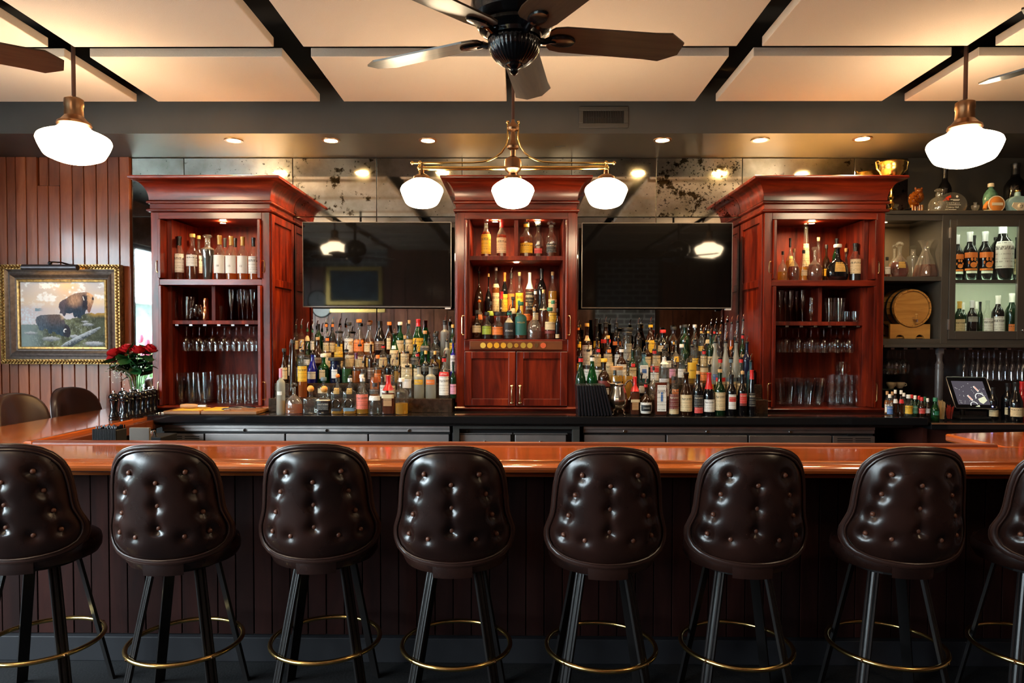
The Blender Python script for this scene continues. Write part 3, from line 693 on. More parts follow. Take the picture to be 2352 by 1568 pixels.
# front of the bar: individual boards, kick plate
YP = YB0 + .27
build('core', M().box(XLo + .1, XRo - .1, YP + .012, YBR + .03, 0, ZB - .046).box(XLo + .36, XL - .08, YBR + .03, 4.98, 0, ZB - .05).box(XR + .1, XRo - .1, YBR + .03, YRW - .05, 0, ZB - .05), mat('bar_core', (.012, .006, .005), .6), t)
x = XLo + .1
while x < XRo - .2:
    w_ = .092; build('plank', M().box(x + .0025, x + w_ - .0025, YP - random.uniform(0, .003), YP + .012, .13, ZB - .06), BARBOARD, t, bevel=.002); x += w_
build('kick_board', M().box(XLo + .1, XRo - .1, YP - .03, YP + .012, .0, .125), mat('kick_paint', (.016, .016, .019), .6, spec=.25), t, bevel=.004)
for px in (258, 660, 1172, 1560):
    xx = xat(px, YP, 1110)
    build('purse_hook', M().tube([(xx, YP, .97), (xx, YP - .03, .965), (xx, YP - .04, .98)], .004, 6), BRASS, t, True)

# ------------------------------------------------------------------ bar stools
def leathermat():
    m = bpy.data.materials.new('oxblood_leather'); n, l = nodes_of(m); b = n['Principled BSDF']
    tc = n.new('ShaderNodeTexCoord'); n1 = n.new('ShaderNodeTexNoise'); n1.inputs['Scale'].default_value = 5; n1.inputs['Detail'].default_value = 5
    n2 = n.new('ShaderNodeTexVoronoi'); n2.inputs['Scale'].default_value = 420
    oi = n.new('ShaderNodeObjectInfo'); ad = n.new('ShaderNodeVectorMath'); ad.operation = 'ADD'
    l.new(tc.outputs['Object'], ad.inputs[0]); l.new(oi.outputs['Location'], ad.inputs[1])
    l.new(ad.outputs[0], n1.inputs[0]); l.new(tc.outputs['Object'], n2.inputs[0])
    cr = n.new('ShaderNodeValToRGB'); cr.color_ramp.elements[0].position = .3; cr.color_ramp.elements[0].color = (.011, .0042, .0034, 1); cr.color_ramp.elements[1].position = .72; cr.color_ramp.elements[1].color = (.032, .0115, .008, 1)
    l.new(n1.outputs[0], cr.inputs[0]); l.new(cr.outputs[0], b.inputs[0])
    mr = n.new('ShaderNodeMapRange'); mr.inputs[3].default_value = .19; mr.inputs[4].default_value = .36; l.new(n1.outputs[0], mr.inputs[0]); l.new(mr.outputs[0], b.inputs['Roughness'])
    bp = n.new('ShaderNodeBump'); bp.inputs['Strength'].default_value = .10; bp.inputs['Distance'].default_value = .001
    l.new(n2.outputs[0], bp.inputs['Height']); l.new(bp.outputs[0], b.inputs['Normal']); b.inputs['Specular IOR Level'].default_value = .6
    return m
LEATHER = leathermat()
LEATHERB = mat('leather_edge', (.036, .014, .010), .34, spec=.6)
BUTTON = mat('button_leather', (.15, .055, .032), .36)
LEGM = mat('bronzed_leg', (.016, .014, .014), .30, .4)
SEAT0, SEAT1 = .662, .762
RB, ZK0, ZK1 = .315, .705, 1.205        # back: radius, bottom, top
half = [(0, 1.205), (.045, 1.204), (.09, 1.198), (.130, 1.184), (.163, 1.160), (.188, 1.125), (.202, 1.085), (.210, 1.035), (.214, .985), (.217, .94), (.222, .905), (.232, .872), (.241, .842), (.244, .815), (.240, .785), (.226, .757), (.200, .736), (.165, .722), (.12, .713), (.06, .707), (0, .705)]
def dens(poly, n):
    d = [0]
    for a, b in zip(poly, poly[1:]): d.append(d[-1] + sqrt((a[0] - b[0]) ** 2 + (a[1] - b[1]) ** 2))
    out = []
    for k in range(n):
        s = d[-1] * k / n; i = 0
        while i < len(d) - 2 and d[i + 1] < s: i += 1
        f = (s - d[i]) / (d[i + 1] - d[i]); out.append((poly[i][0] + (poly[i + 1][0] - poly[i][0]) * f, poly[i][1] + (poly[i + 1][1] - poly[i][1]) * f))
    return out
half = [(x * 1.055, z) for x, z in half]
outl = dens(half, 48)
outl = outl + [(-x, z) for x, z in reversed(dens(half, 48)[1:])] if False else [(x, z) for x, z in dens(half + [(-x, z) for x, z in reversed(half[1:-1])] + [half[0]], 96)]
CZ = .95
BT = [(s * a / 535, 1.205 - (y - 1026) * (.5 / 282)) for s in (-1, 1) for a, y in ((57, 1090), (72, 1138), (85, 1188), (95, 1236), (50, 1241))] + [(0, 1.205 - (y - 1026) * (.5 / 282)) for y in (1112, 1166, 1219)]
def bpos(x, z, d):
    """a point on the barrel-shaped back; d = distance outwards from it"""
    r = RB + d; a = math.asin(max(-.98, min(.98, x / RB)))
    yc = -.240 + RB - .05 * (z - .7) / .5
    return (r * sin(a), yc - r * cos(a), z)
def puff(x, z, sc_):
    d = .029 * (1 - (sc_ / .91) ** 5)
    for bx_, bz in BT:
        q = ((x - bx_) ** 2 + (z - bz) ** 2) / .025 ** 2
        if q < 9: d -= .017 * math.exp(-q)
    for col in ([(57, 1090), (72, 1138), (85, 1188), (95, 1236)], [(-57, 1090), (-72, 1138), (-85, 1188), (-95, 1236)], [(0, 1112), (0, 1166), (0, 1219)]):
        zz = [1.205 - (y - 1026) * (.5 / 282) for _, y in col]
        if zz[-1] - .02 < z < zz[0] + .0:
            for i in range(len(col) - 1):
                if zz[i + 1] <= z <= zz[i] or i == len(col) - 2 and z < zz[i + 1]:
                    f = (zz[i] - z) / (zz[i] - zz[i + 1]); xc = (col[i][0] + (col[i + 1][0] - col[i][0]) * f) / 535
                    d -= .0065 * math.exp(-((x - xc) / .016) ** 2); break
    return d
def stool_meshes():
    out = {}
    m = M(); N = 30; n = len(outl)
    m.v.append(bpos(0, CZ, puff(0, CZ, 0)))
    for k in range(1, N + 1):
        s = .91 * k / N
        for x, z in outl:
            xx, zz = x * s, CZ + (z - CZ) * s; m.v.append(bpos(xx, zz, puff(xx, zz, s)))
    for j in range(n): m.f.append((0, 1 + (j + 1) % n, 1 + j))
    for k in range(N - 1):
        for j in range(n): m.f.append((1 + k * n + j, 1 + k * n + (j + 1) % n, 1 + (k + 1) * n + (j + 1) % n, 1 + (k + 1) * n + j))
    out['tufted_panel'] = m.mesh('tufted_panel', LEATHER, True)
    m = M()
    sec = [(.90, -.004), (.92, -.003), (.94, .004), (.97, .006), (.99, .004), (1.004, -.004), (1.010, -.018), (1.004, -.034), (.985, -.044), (.95, -.050), (.8, -.055), (.5, -.058), (.2, -.058)]
    for s, d in sec:
        for x, z in outl: xx, zz = x * s, CZ + (z - CZ) * s; m.v.append(bpos(xx, zz, d))
    for k in range(len(sec) - 1):
        for j in range(n): m.f.append((k * n + j, k * n + (j + 1) % n, (k + 1) * n + (j + 1) % n, (k + 1) * n + j))
    m.f.append(tuple((len(sec) - 1) * n + j for j in range(n)))
    out['backrest'] = m.mesh('backrest', LEATHERB, True)
    m = M().tube([bpos(x * .925, CZ + (z - CZ) * .925, .004) for x, z in outl], .0042, 6, closed=True)
    m.tube([bpos(x * 1.004, CZ + (z - CZ) * 1.004, -.003) for x, z in outl], .0035, 6, closed=True)
    out['piping'] = m.mesh('piping', LEATHERB, True)
    out['button'] = M().lathe([(0, .008), (.005, .0075), (.009, .005), (.0105, .001), (.0105, -.004)], 14).mesh('button', BUTTON, True)
    rs = .232
    out['seat'] = M().lathe([(0, SEAT0), (rs - .04, SEAT0), (rs - .012, SEAT0 + .008), (rs, SEAT0 + .03), (rs + .002, SEAT0 + .055), (rs - .004, SEAT0 + .08), (rs - .03, SEAT1 - .003), (rs - .08, SEAT1 + .008), (0, SEAT1 + .012)], 40).mesh('seat', LEATHER, True)
    m = M()   # leather strap holding the back to the seat
    for k in range(9):
        a = R(-90 - 20 + 40 * k / 8); 
        for rr, zz in ((rs + .003, .725), (rs + .007, .69), (rs + .003, .656), (rs - .02, .650)): m.v.append((rr * cos(a), rr * sin(a), zz))
    for k in range(8):
        for q in range(3): m.f.append((4 * k + q + 1, 4 * k + q, 4 * k + 4 + q, 4 * k + 5 + q))
    st = m.mesh('strap', LEATHER, True); out['strap'] = st
    m = M()   # ribbed flat leg, built along +X (radial)
    secp = [(-.023, -.006), (-.023, .006), (-.018, .008), (-.013, .006), (-.011, .003), (-.009, .006), (-.004, .008), (.004, .008), (.009, .006), (.011, .003), (.013, .006), (.018, .008), (.023, .006), (.023, -.006)]
    for r_, z in ((.135, .664), (.150, .60), (.285, 0.0)):
        for a, b in secp: m.v.append((r_ + b, a, z))
    k = len(secp)
    for q in (0, 1):
        for i in range(k): m.f.append((q * k + i, q * k + (i + 1) % k, (q + 1) * k + (i + 1) % k, (q + 1) * k + i))
    m.f.append(tuple(range(k))); m.f.append(tuple(2 * k + i for i in reversed(range(k))))
    out['leg'] = m.mesh('leg', LEGM)
    rr = .238; zr = .285
    out['foot_ring'] = M().tube([(rr * cos(2 * pi * i / 64), rr * sin(2 * pi * i / 64), zr) for i in range(64)], .0105, 10, closed=True).mesh('foot_ring', BRASS, True)
    out['screw'] = M().lathe([(0, .004), (.004, .0035), (.0065, 0)], 10).mesh('screw', BRASSD, True)
    out['swivel_plate'] = M().lathe([(0, .64), (.15, .64), (.15, .662), (0, .662)], 24).mesh('swivel_plate', LEGM)
    return out
SM = stool_meshes()
proto = {}
def stool(x, y, yaw, label, zs=1.0):
    t = thing('bar_stool', label, 'bar stool', (x, y, 0), (0, 0, R(yaw)), 'oxblood leather bar stools')
    t.scale = (1, 1, zs)
    for k in ('seat', 'backrest', 'swivel_plate', 'foot_ring'): proto[k] = ob(k, SM[k], t)
    ob('tufted_panel', SM['tufted_panel'], proto['backrest']); ob('piping', SM['piping'], proto['backrest']); ob('strap', SM['strap'], proto['seat'])
    for bx_, bz in BT:
        p = Vector(bpos(bx_, bz, puff(bx_, bz, .5) - .001)); a = math.asin(bx_ / RB)
        ob('button', SM['button'], proto['backrest'], p, (R(90) + R(5), 0, a))
    for k in range(4):
        lg = ob('leg', SM['leg'], t, (0, 0, 0), (0, 0, R(45 + 90 * k)))
        ob('screw', SM['screw'], lg, (.2485, 0, .285), (0, R(90), 0))
    return t
YS = 3.0
sx = [34, 381, 718, 1041, 1391, 1722, 2090, 2444]
sl = ['at the edge of view nearest the board wall', 'before the stack of pepper mills', 'before the crystal bell decanter', 'before the frosted vodka bottles', 'before the silver pitcher', 'before the dark wine bottles', 'before the till tablet', 'cut off at the edge nearest the alcove']
for k, px in enumerate(sx):
    lab = 'tufted leather stool with brass foot ring, ' + sl[k]
    stool(xat(px, YS - .16, 1200), YS + (.0, .0, .03, -.01, -.02, .0, .01, .0)[k], (8, 5, 6, 1, 0, -2, -4, -5)[k], lab)
p = P(42, 1000, 4.72); q = P(160, 1000, 5.15)
stool(XLo + .05, 4.62, -100, 'dark leather stool at the bar return, back cut off by the view edge', 1.03)
stool(XLo + .06, 5.17, -104, 'dark leather stool at the bar return, whole rounded back in view', 1.03)
# ------------------------------------------------------------------ bottles
GM = {'C': glass('glass_clear', (.95, .96, .94), .012, .035, (.62, .62, .58), ior=1.55), 'X': glass('crystal', (.92, .93, .91), .012, .13, (.70, .68, .62), ior=2.1), 'F': glass('glass_frosted', (.80, .82, .78), .35, .55, (.62, .64, .58)),
      'FG': glass('glass_frost_grey', (.60, .64, .66), .35, .65, (.40, .43, .45)),
      'G': glass('glass_green', (.10, .40, .14), .02, .30, (.02, .16, .05)), 'LB': glass('glass_pale_blue', (.55, .82, .90), .02, .25, (.25, .52, .60)),
      'DG': mat('glass_dark_green', (.004, .022, .008), .06, spec=.6), 'BR': mat('glass_brown', (.020, .007, .003), .06, spec=.6),
      'BK': mat('glass_black', (.004, .004, .005), .07, spec=.6), 'BL': mat('glass_cobalt', (.010, .012, .22), .06, spec=.7),
      'NV': mat('glass_navy', (.006, .010, .035), .08, spec=.6), 'RD': mat('glass_red', (.30, .008, .012), .08, spec=.6), 'W': mat('glass_white', (.75, .75, .72), .12)}
GWORD = {'C': 'clear', 'X': 'clear', 'F': 'frosted', 'FG': 'frosted grey', 'G': 'green', 'LB': 'pale blue', 'DG': 'dark green', 'BR': 'dark brown', 'BK': 'black', 'BL': 'cobalt blue', 'NV': 'navy', 'RD': 'red', 'W': 'white'}
LM = {'am': glass('liquid_amber', (.92, .42, .07), .05, .42, (.74, .24, .018)), 'da': glass('liquid_dark_amber', (.50, .12, .015), .05, .42, (.30, .055, .006)),
      'ye': glass('liquid_gold', (.95, .70, .15), .05, .42, (.82, .50, .06)), 'gr': glass('liquid_green', (.10, .55, .14), .1, .5, (.03, .22, .05)),
      'rd': glass('liquid_red', (.45, .03, .02), .1, .5, (.30, .015, .01)), 'cl': glass('liquid_clear', (.95, .95, .93), .05, .04, (.5, .5, .5)), 'dk': mat('liquid_dark', (.010, .004, .003), .1)}
LWORD = {'am': 'amber', 'da': 'dark amber', 'ye': 'golden', 'gr': 'green-filled', 'rd': 'red-filled', 'cl': 'clear', 'dk': 'dark-filled'}
PC = {'cr': ('cream', (.66, .52, .30)), 'wh': ('white', (.78, .76, .70)), 'ye': ('yellow', (.75, .45, .03)), 'or': ('orange', (.78, .20, .03)), 'bk': ('black', (.012, .012, .013)),
      'sa': ('salmon', (.72, .17, .11)), 're': ('red', (.55, .02, .02)), 'gn': ('green', (.02, .16, .09)), 'li': ('lime', (.38, .50, .05)), 'bl': ('blue', (.03, .14, .42)),
      'go': ('gold', (.60, .36, .08)), 'ma': ('maroon', (.16, .025, .02)), 'gy': ('grey', (.34, .33, .29)), 'ta': ('tan', (.42, .22, .09)), 'pk': ('pink', (.70, .30, .42)), 'si': ('silver', (.6, .6, .62)), 'te': ('teal', (.01, .10, .085)), 'pu': ('purple', (.10, .02, .06)), 'br': ('brown', (.09, .035, .015))}
def PM(c): return mat('print_' + PC[c][0], PC[c][1], .35 if c in ('go', 'si') else .55, .6 if c in ('si',) else 0)
CORK = mat('cork', (.55, .33, .14), .75, noise=.25, nscale=140)
KINDS = {
 'liq': [(.0, 0), (.92, 0), (1, .02), (1, .56), (.96, .61), (.80, .67), (.50, .73), (.37, .78), (.34, .83), (.34, .95), (.40, .955), (.40, 1)],
 'wine': [(0, 0), (.93, 0), (1, .015), (1, .56), (.96, .61), (.74, .68), (.47, .74), (.38, .80), (.36, .95), (.42, .955), (.42, 1)],
 'burg': [(0, 0), (.95, 0), (1, .02), (1, .44), (.93, .52), (.66, .65), (.44, .76), (.37, .84), (.35, .95), (.41, .96), (.41, 1)],
 'tall': [(0, 0), (.95, 0), (1, .02), (1, .64), (.97, .69), (.80, .73), (.46, .76), (.37, .79), (.36, .96), (.40, .965), (.40, 1)],
 'squat': [(0, 0), (.95, 0), (1, .03), (1, .62), (.95, .68), (.6, .72), (.31, .75), (.28, .80), (.28, .96), (.34, .97), (.34, 1)],
 'cone': [(0, 0), (.95, 0), (1, .02), (1, .40), (.92, .48), (.60, .64), (.40, .78), (.33, .88), (.38, .92), (.38, 1)],
 'bell': [(0, 0), (.94, 0), (1, .03), (1, .22), (.97, .34), (.88, .48), (.66, .60), (.34, .68), (.20, .73), (.18, .80), (.18, .94), (.23, .95), (.23, 1)],
 'jar': [(0, 0), (.95, 0), (1, .03), (1, .74), (.92, .79), (.90, .84), (.96, .85), (.96, 1)],
 'slim': [(0, 0), (.95, 0), (1, .02), (.92, .28), (.62, .66), (.42, .84), (.38, .97), (.42, 1)],
 'flare': [(0, 0), (.97, 0), (1, .03), (.90, .40), (.84, .60), (.74, .67), (.40, .73), (.28, .78), (.28, .97), (.33, 1)],
 'orb': [(0, 0), (.62, 0), (.82, .04), (.97, .16), (1, .28), (.94, .42), (.72, .55), (.36, .64), (.22, .70), (.19, .76), (.19, .95), (.25, 1)],
 'skin': [(0, 0), (.6, 0), (.64, .02), (.78, .35), (1, .70), (.97, .76), (.5, .80), (.40, .83), (.40, .98), (.44, 1)],
 'soda': [(0, 0), (.92, 0), (1, .03), (.95, .2), (.90, .32), (1, .50), (.97, .60), (.66, .74), (.42, .85), (.40, .95), (.46, .96), (.46, 1)],
 'carafe': [(0, 0), (.90, 0), (1, .03), (.98, .12), (.80, .32), (.50, .55), (.30, .70), (.26, .76), (.40, .90), (.62, 1)]}
KWORD = {'liq': 'bottle', 'wine': 'wine bottle', 'burg': 'sloping bottle', 'tall': 'tall bottle', 'squat': 'squat bottle', 'cone': 'cone-necked bottle', 'bell': 'bell decanter', 'jar': 'jar', 'slim': 'slender bottle', 'flare': 'flared bottle', 'orb': 'round decanter', 'skin': 'tapered decanter', 'soda': 'soda bottle', 'carafe': 'carafe'}
NTH = 'first second third fourth fifth sixth seventh eighth ninth tenth eleventh twelfth thirteenth fourteenth fifteenth sixteenth seventeenth eighteenth nineteenth twentieth'.split() + ['twenty-' + x for x in 'first second third fourth fifth sixth seventh eighth ninth'.split()]
def rad_at(prof, z):
    for (r0, z0), (r1, z1) in zip(prof, prof[1:]):
        if z0 <= z <= z1 and z1 > z0: return r0 + (r1 - r0) * (z - z0) / (z1 - z0)
    return prof[-1][0]
TXT = {}
def text_verts(s, size):
    if (s, size) in TXT: return TXT[(s, size)]
    cu = bpy.data.curves.new('lettering', 'FONT'); cu.body = s; cu.size = size; cu.align_x = 'CENTER'; cu.align_y = 'CENTER'; cu.resolution_u = 2
    o = bpy.data.objects.new('lettering', cu); me = bpy.data.meshes.new_from_object(o)
    r = ([tuple(v.co) for v in me.vertices], [tuple(p.vertices) for p in me.polygons])
    bpy.data.objects.remove(o); bpy.data.curves.remove(cu); bpy.data.meshes.remove(me)
    TXT[(s, size)] = r; return r
def lettering(parent, s, size, material, z=0.0, radius=None, y=-.002, x=0.0, off=.0012, wmax=None):
    v, f = text_verts(s, size); m = M()
    k = 1.0
    if wmax:
        wd = max(p[0] for p in v) - min(p[0] for p in v); k = min(1, wmax / wd) if wd else 1
    for a, b, _ in v:
        a *= k; b *= k
        if radius: q = a / radius; m.v.append(((radius + off) * sin(q) + x, -(radius + off) * cos(q), z + b))
        else: m.v.append((a + x, y, z + b))
    m.f = f; return build('lettering', m, material, parent)
def LAB(c):
    nm = 'label_' + PC[c][0]
    if nm in MATS: return MATS[nm]
    col = PC[c][1]; m = bpy.data.materials.new(nm); n, l = nodes_of(m); b = n['Principled BSDF']; b.inputs['Roughness'].default_value = .55
    tc = n.new('ShaderNodeTexCoord'); sp = n.new('ShaderNodeSeparateXYZ'); l.new(tc.outputs['Generated'], sp.inputs[0])
    cr = n.new('ShaderNodeValToRGB'); cr.color_ramp.interpolation = 'CONSTANT'; e = cr.color_ramp.elements
    lines = [(0, 0), (.05, 1), (.08, 0), (.22, .6), (.27, 0), (.33, .6), (.37, 0), (.50, .5), (.55, 0), (.68, 1), (.82, 0), (.92, 1), (.95, 0)]
    while len(e) < len(lines): e.new(.5)
    for q, (p, v) in enumerate(lines): e[q].position = p; e[q].color = (v, v, v, 1)
    l.new(sp.outputs[2], cr.inputs[0])
    nz = n.new('ShaderNodeTexNoise'); nz.inputs['Scale'].default_value = 1; nz.inputs['Detail'].default_value = 2
    mp = n.new('ShaderNodeMapping'); mp.inputs['Scale'].default_value = (22, 1, 9); oi = n.new('ShaderNodeObjectInfo'); ad = n.new('ShaderNodeVectorMath'); ad.operation = 'ADD'
    l.new(tc.outputs['Generated'], mp.inputs[0]); l.new(mp.outputs[0], ad.inputs[0]); l.new(oi.outputs['Location'], ad.inputs[1]); l.new(ad.outputs[0], nz.inputs[0])
    st = n.new('ShaderNodeMapRange'); st.inputs[1].default_value = .42; st.inputs[2].default_value = .52; l.new(nz.outputs[0], st.inputs[0])
    mu = n.new('ShaderNodeMath'); mu.operation = 'MULTIPLY'; l.new(cr.outputs[0], mu.inputs[0]); l.new(st.outputs[0], mu.inputs[1])
    m2 = n.new('ShaderNodeMath'); m2.operation = 'MULTIPLY'; m2.inputs[1].default_value = .75; l.new(mu.outputs[0], m2.inputs[0])
    mx_ = n.new('ShaderNodeMix'); mx_.data_type = 'RGBA'; mx_.inputs[6].default_value = (*col, 1)
    lum = sum(col) / 3; ink = (.03, .02, .018) if lum > .22 else (.55, .48, .35)
    mx_.inputs[7].default_value = (*ink, 1); l.new(m2.outputs[0], mx_.inputs[0]); l.new(mx_.outputs[2], b.inputs[0])
    MATS[nm] = m; return m
def superq(n, a): return (abs(cos(a)) ** n + abs(sin(a)) ** n) ** (-1.0 / n)
def patch(r_of_z, z0, z1, half, n=2, sy=1.0, off=.0014, nz=8, na=12):
    m = M()
    for i in range(nz + 1):
        z = z0 + (z1 - z0) * i / nz; r = r_of_z(z) + off
        for j in range(na + 1):
            a = -pi / 2 - half + 2 * half * j / na; q = superq(n, a) if n != 2 else 1
            m.v.append((r * q * cos(a), r * q * sin(a) * sy - (off if sy != 1 else 0), z))
    for i in range(nz):
        for j in range(na):
            b = i * (na + 1) + j; m.f.append((b, b + 1, b + na + 2, b + na + 1))
    return m
def bottle(loc, h, r, kind, g, liq, labels, cap, text=None, name='bottle', n=2, sy=1.0, rot=0):
    prof = [(a * r, b * h) for a, b in KINDS[kind]]
    t = bpy.data.objects.new(name, None); COL.objects.link(t); t.location = loc; t.rotation_euler = (0, 0, rot); t.empty_display_size = .05
    seg = 18 if r > .02 else 14
    if g == 'C' and kind in ('orb', 'carafe', 'skin', 'bell'): g = 'X'
    bd = M().lathe(prof, seg, n=n, sy=sy, nmin=.6)
    build('glass_body', bd, GM[g], t, 45)
    if liq:
        c, lv = liq; lv *= h
        lp = [(max(0, (a - .0015) * .97), max(b, .004)) for a, b in prof if b < lv]; re = rad_at(prof, lv) * .96
        lp += [(re, lv), (0, lv)]
        build('liquid', M().lathe(lp, seg, n=n, sy=sy, nmin=.6), LM[c], t, 45)
    rz = lambda z: rad_at(prof, z)
    lo = None
    for li, (c, z0, z1, half) in enumerate(labels):
        plain = (text and text[3] == c) or (z1 - z0) * h < .03
        lo = build('label', patch(rz, z0 * h, z1 * h, half, n, sy, .0014 + .0011 * li), PM(c) if plain else LAB(c), t, True)
        if text and len(text) > 1 and (z1 - z0) * h > .02 and lo and text[3] == c:
            ts, tc, fz, _, fs = text
            lettering(lo, ts, fs * h, PM(tc), (z0 + (z1 - z0) * fz) * h, r if n == 2 else None, -(r * superq(n, -pi / 2) * sy) - .0045, wmax=1.35 * r, off=.0032)
    rt = prof[-1][0]; c, ty = cap[:2], cap[2:]
    pm = PM(c) if c in PC else None
    if ty == 'c': build('cap', M().lathe([(0, h + .022), (rt * 1.02, h + .022), (rt * 1.12, h + .019), (rt * 1.12, h - .004), (rt, h - .004)], 12), pm, t, 40)
    elif ty == 'C': build('cap', M().lathe([(0, h + .028), (rt * 1.25, h + .028), (rt * 1.4, h + .024), (rt * 1.4, h + .004), (rt, h)], 14), pm, t, 40)
    elif ty == 'k': build('cork', M().lathe([(0, h + .022), (rt * .9, h + .022), (rt * .95, h + .018), (rt * .8, h - .006)], 12), CORK if c == 'ta' else pm, t, 40)
    elif ty == 'b': build('ball_stopper', M().ball((0, 0, h + rt * 1.0), rt * 1.5, seg=14), mat('ball_cork', (.70, .30, .06), .55) if c == 'ta' else pm, t, True)
    elif ty == 's': build('stopper', M().lathe([(0, h - .006), (rt * .7, h - .006), (rt * .8, h + .004), (rt * 1.0, h + .006), (rt * 1.5, h + .014), (rt * 1.6, h + .022), (rt * 1.2, h + .030), (0, h + .034)], 12), GM['C'], t, 40)
    elif ty == 'x':
        s_ = M().lathe([(0, h - .004), (rt * .8, h - .004), (rt * .9, h + .006), (0, h + .008)], 10)
        for a, b in ((0, .034), (1, .020), (-1, .020), (.6, .030), (-.6, .030)): s_.ball((a * rt * 1.25, 0, h + b * .9), rt * .62, seg=8, rings=6)
        build('stopper', s_, GM['C'], t, True)
    elif ty in ('f', 'F'):
        z0 = .80 if ty == 'f' else .62
        build('capsule', M().lathe([(rad_at(prof, h * (z0 + (1 - z0) * k / 5)) + .0012, h * (z0 + (1 - z0) * k / 5)) for k in range(6)] + [(rt, h + .001), (0, h + .001)], 14), mat('foil_' + PC[c][0], PC[c][1], .25), t, 40)
    elif ty == 'p':
        build('collar', M().lathe([(rt + .0012, h * .91), (rt + .0015, h * .995), (rt * .9, h + .001), (0, h + .001)], 12), pm, t, 40)
    if ty == 'p' or ty == 'q':
        po = build('pourer', M().lathe([(0, h - .004), (rt * .9, h - .004), (rt * 1.15, h + .003), (rt * 1.15, h + .010), (rt * .6, h + .016), (0, h + .016)], 12), BLACKM, t, 40)
        build('spout', M().tube([(0, 0, h + .012), (0, 0, h + .028), (.004, 0, h + .046), (.010, 0, h + .058)], [.0042, .0042, .0038, .0032], 7), CHROME, po, True)
    return t
def desc(kind, g, liq, labels, cap):
    gw = GWORD[g]
    if liq and g == 'C': gw = LWORD[liq[0]]
    d = gw + ' ' + KWORD[kind]
    if labels: d += ', ' + PC[labels[-1][0]][0] + ' label'
    c, ty = cap[:2], cap[2:]
    cw = PC[c][0] if c in PC else ''
    w_ = {'c': cw + ' cap', 'C': cw + ' cap', 'k': 'cork' if c == 'ta' else cw + ' cork', 'b': 'ball stopper', 's': 'glass stopper', 'x': 'crystal stopper', 'f': cw + ' capsule', 'F': cw + ' foil neck', 'p': cw + ' collar pourer', 'q': 'pourer'}.get(ty)
    return d + (', ' + w_ if w_ else '')
def parse(line):
    p = line.split('|'); x, w_, top = map(float, p[0].split()); f = p[1].split()
    kind = f[0]; n, sy = 2, 1.0
    if '.' in kind: kind, q = kind.split('.'); n = 5; sy = {'s': .8, 'f': .55}[q]
    if '/' in kind: kind, q = kind.split('/'); sy = .6
    liq = None
    if f[2] != '-': a, b = f[2].split('@'); liq = (a, float(b))
    labs = []
    if f[3] != '-':
        for q in f[3].split(','):
            e = q.split(':'); labs.append((e[0], float(e[1]), float(e[2]), float(e[3]) if len(e) > 3 else 1.15))
    text = None
    if len(p) > 2 and p[2]: e = p[2].split(';'); text = (e[0], e[1], float(e[2]), e[3], float(e[4]))
    return dict(x=x, w=w_, top=top, kind=kind, n=n, sy=sy, g=f[1], liq=liq, labs=labs, cap=f[4], text=text)
ROWS = []
def row(where, Y, z, group, data, cat='bottle', end='painting end', name='bottle', jit=.006):
    items = sorted((parse(l) for l in data.strip().split('\n') if l.strip()), key=lambda d: d['x'])
    for d in items: d['X'] = P(d['x'], d['top'] + 40, Y).x; d['r'] = d['w'] / 2 / FPX * Y
    for q in range(3):
        for a, b in zip(items, items[1:]):
            gap = b['X'] - a['X']; s_ = a['r'] + b['r']
            if s_ > gap * .985: k = gap * .985 / s_; a['r'] *= k; b['r'] *= k
    for i, d in enumerate(items):
        capx = {'c': .022, 'C': .028, 'k': .022, 'b': .03, 's': .034, 'x': .034, 'p': .014, 'q': .014}.get(d['cap'][2:], 0)
        yy = Y + random.uniform(-jit, jit)
        h = zat(d['top'], yy, d['x']) - z - capx
        t = bottle((d['X'], yy, z), h, d['r'], d['kind'], d['g'], d['liq'], d['labs'], d['cap'], d['text'], name, d['n'], d['sy'])
        for dr in range(3):
            lab = '%s, %s from %s, %s' % (desc(d['kind'], d['g'], d['liq'], d['labs'] if dr < 2 else [], d['cap'] if dr < 1 else '----'), NTH[i], end, where)
            if len(lab.split()) <= 16: break
        tag(t, lab, cat, group); d['o'] = t
    return items

# stepped display shelves
def steps(x0, x1, label):
    t = thing('display_steps', label, 'shelf', ((x0 + x1) / 2, 4.9, ZC)); w_ = (x1 - x0) / 2
    sm = mat('step_bronze', (.10, .07, .05), .14, .7, noise=.3, nscale=30)
    for k in range(4):
        y0 = .0 + .125 * k if k else 0.0
        build('step', M().box(-w_, w_, y0 + (.0 if k == 0 else .005), YW - .012 - 4.9, (.1 * k) + (.001 if k else 0), .1 * (k + 1)), sm, t, bevel=.003)
    return t
steps(-1.80, -.475, 'bronze stepped display shelf between board-wall cabinet and centre cabinet')
steps(.455, 1.795, 'bronze stepped display shelf between centre cabinet and alcove cabinet')
RY = (4.805, 4.965, 5.09, 5.215, 5.345); RZ = [ZC] + [ZC + .1 * (k + 1) + .0005 for k in range(4)]
GL, GR = 'bottles beneath the painting-side television', 'bottles beneath the alcove-side television'
LWn = ['front row of painting-side display'] + [q + ' step of painting-side display' for q in ('lowest', 'second', 'third', 'top')]
RWn = ['front row of alcove-side display'] + [q + ' step of alcove-side display' for q in ('lowest', 'second', 'third', 'top')]
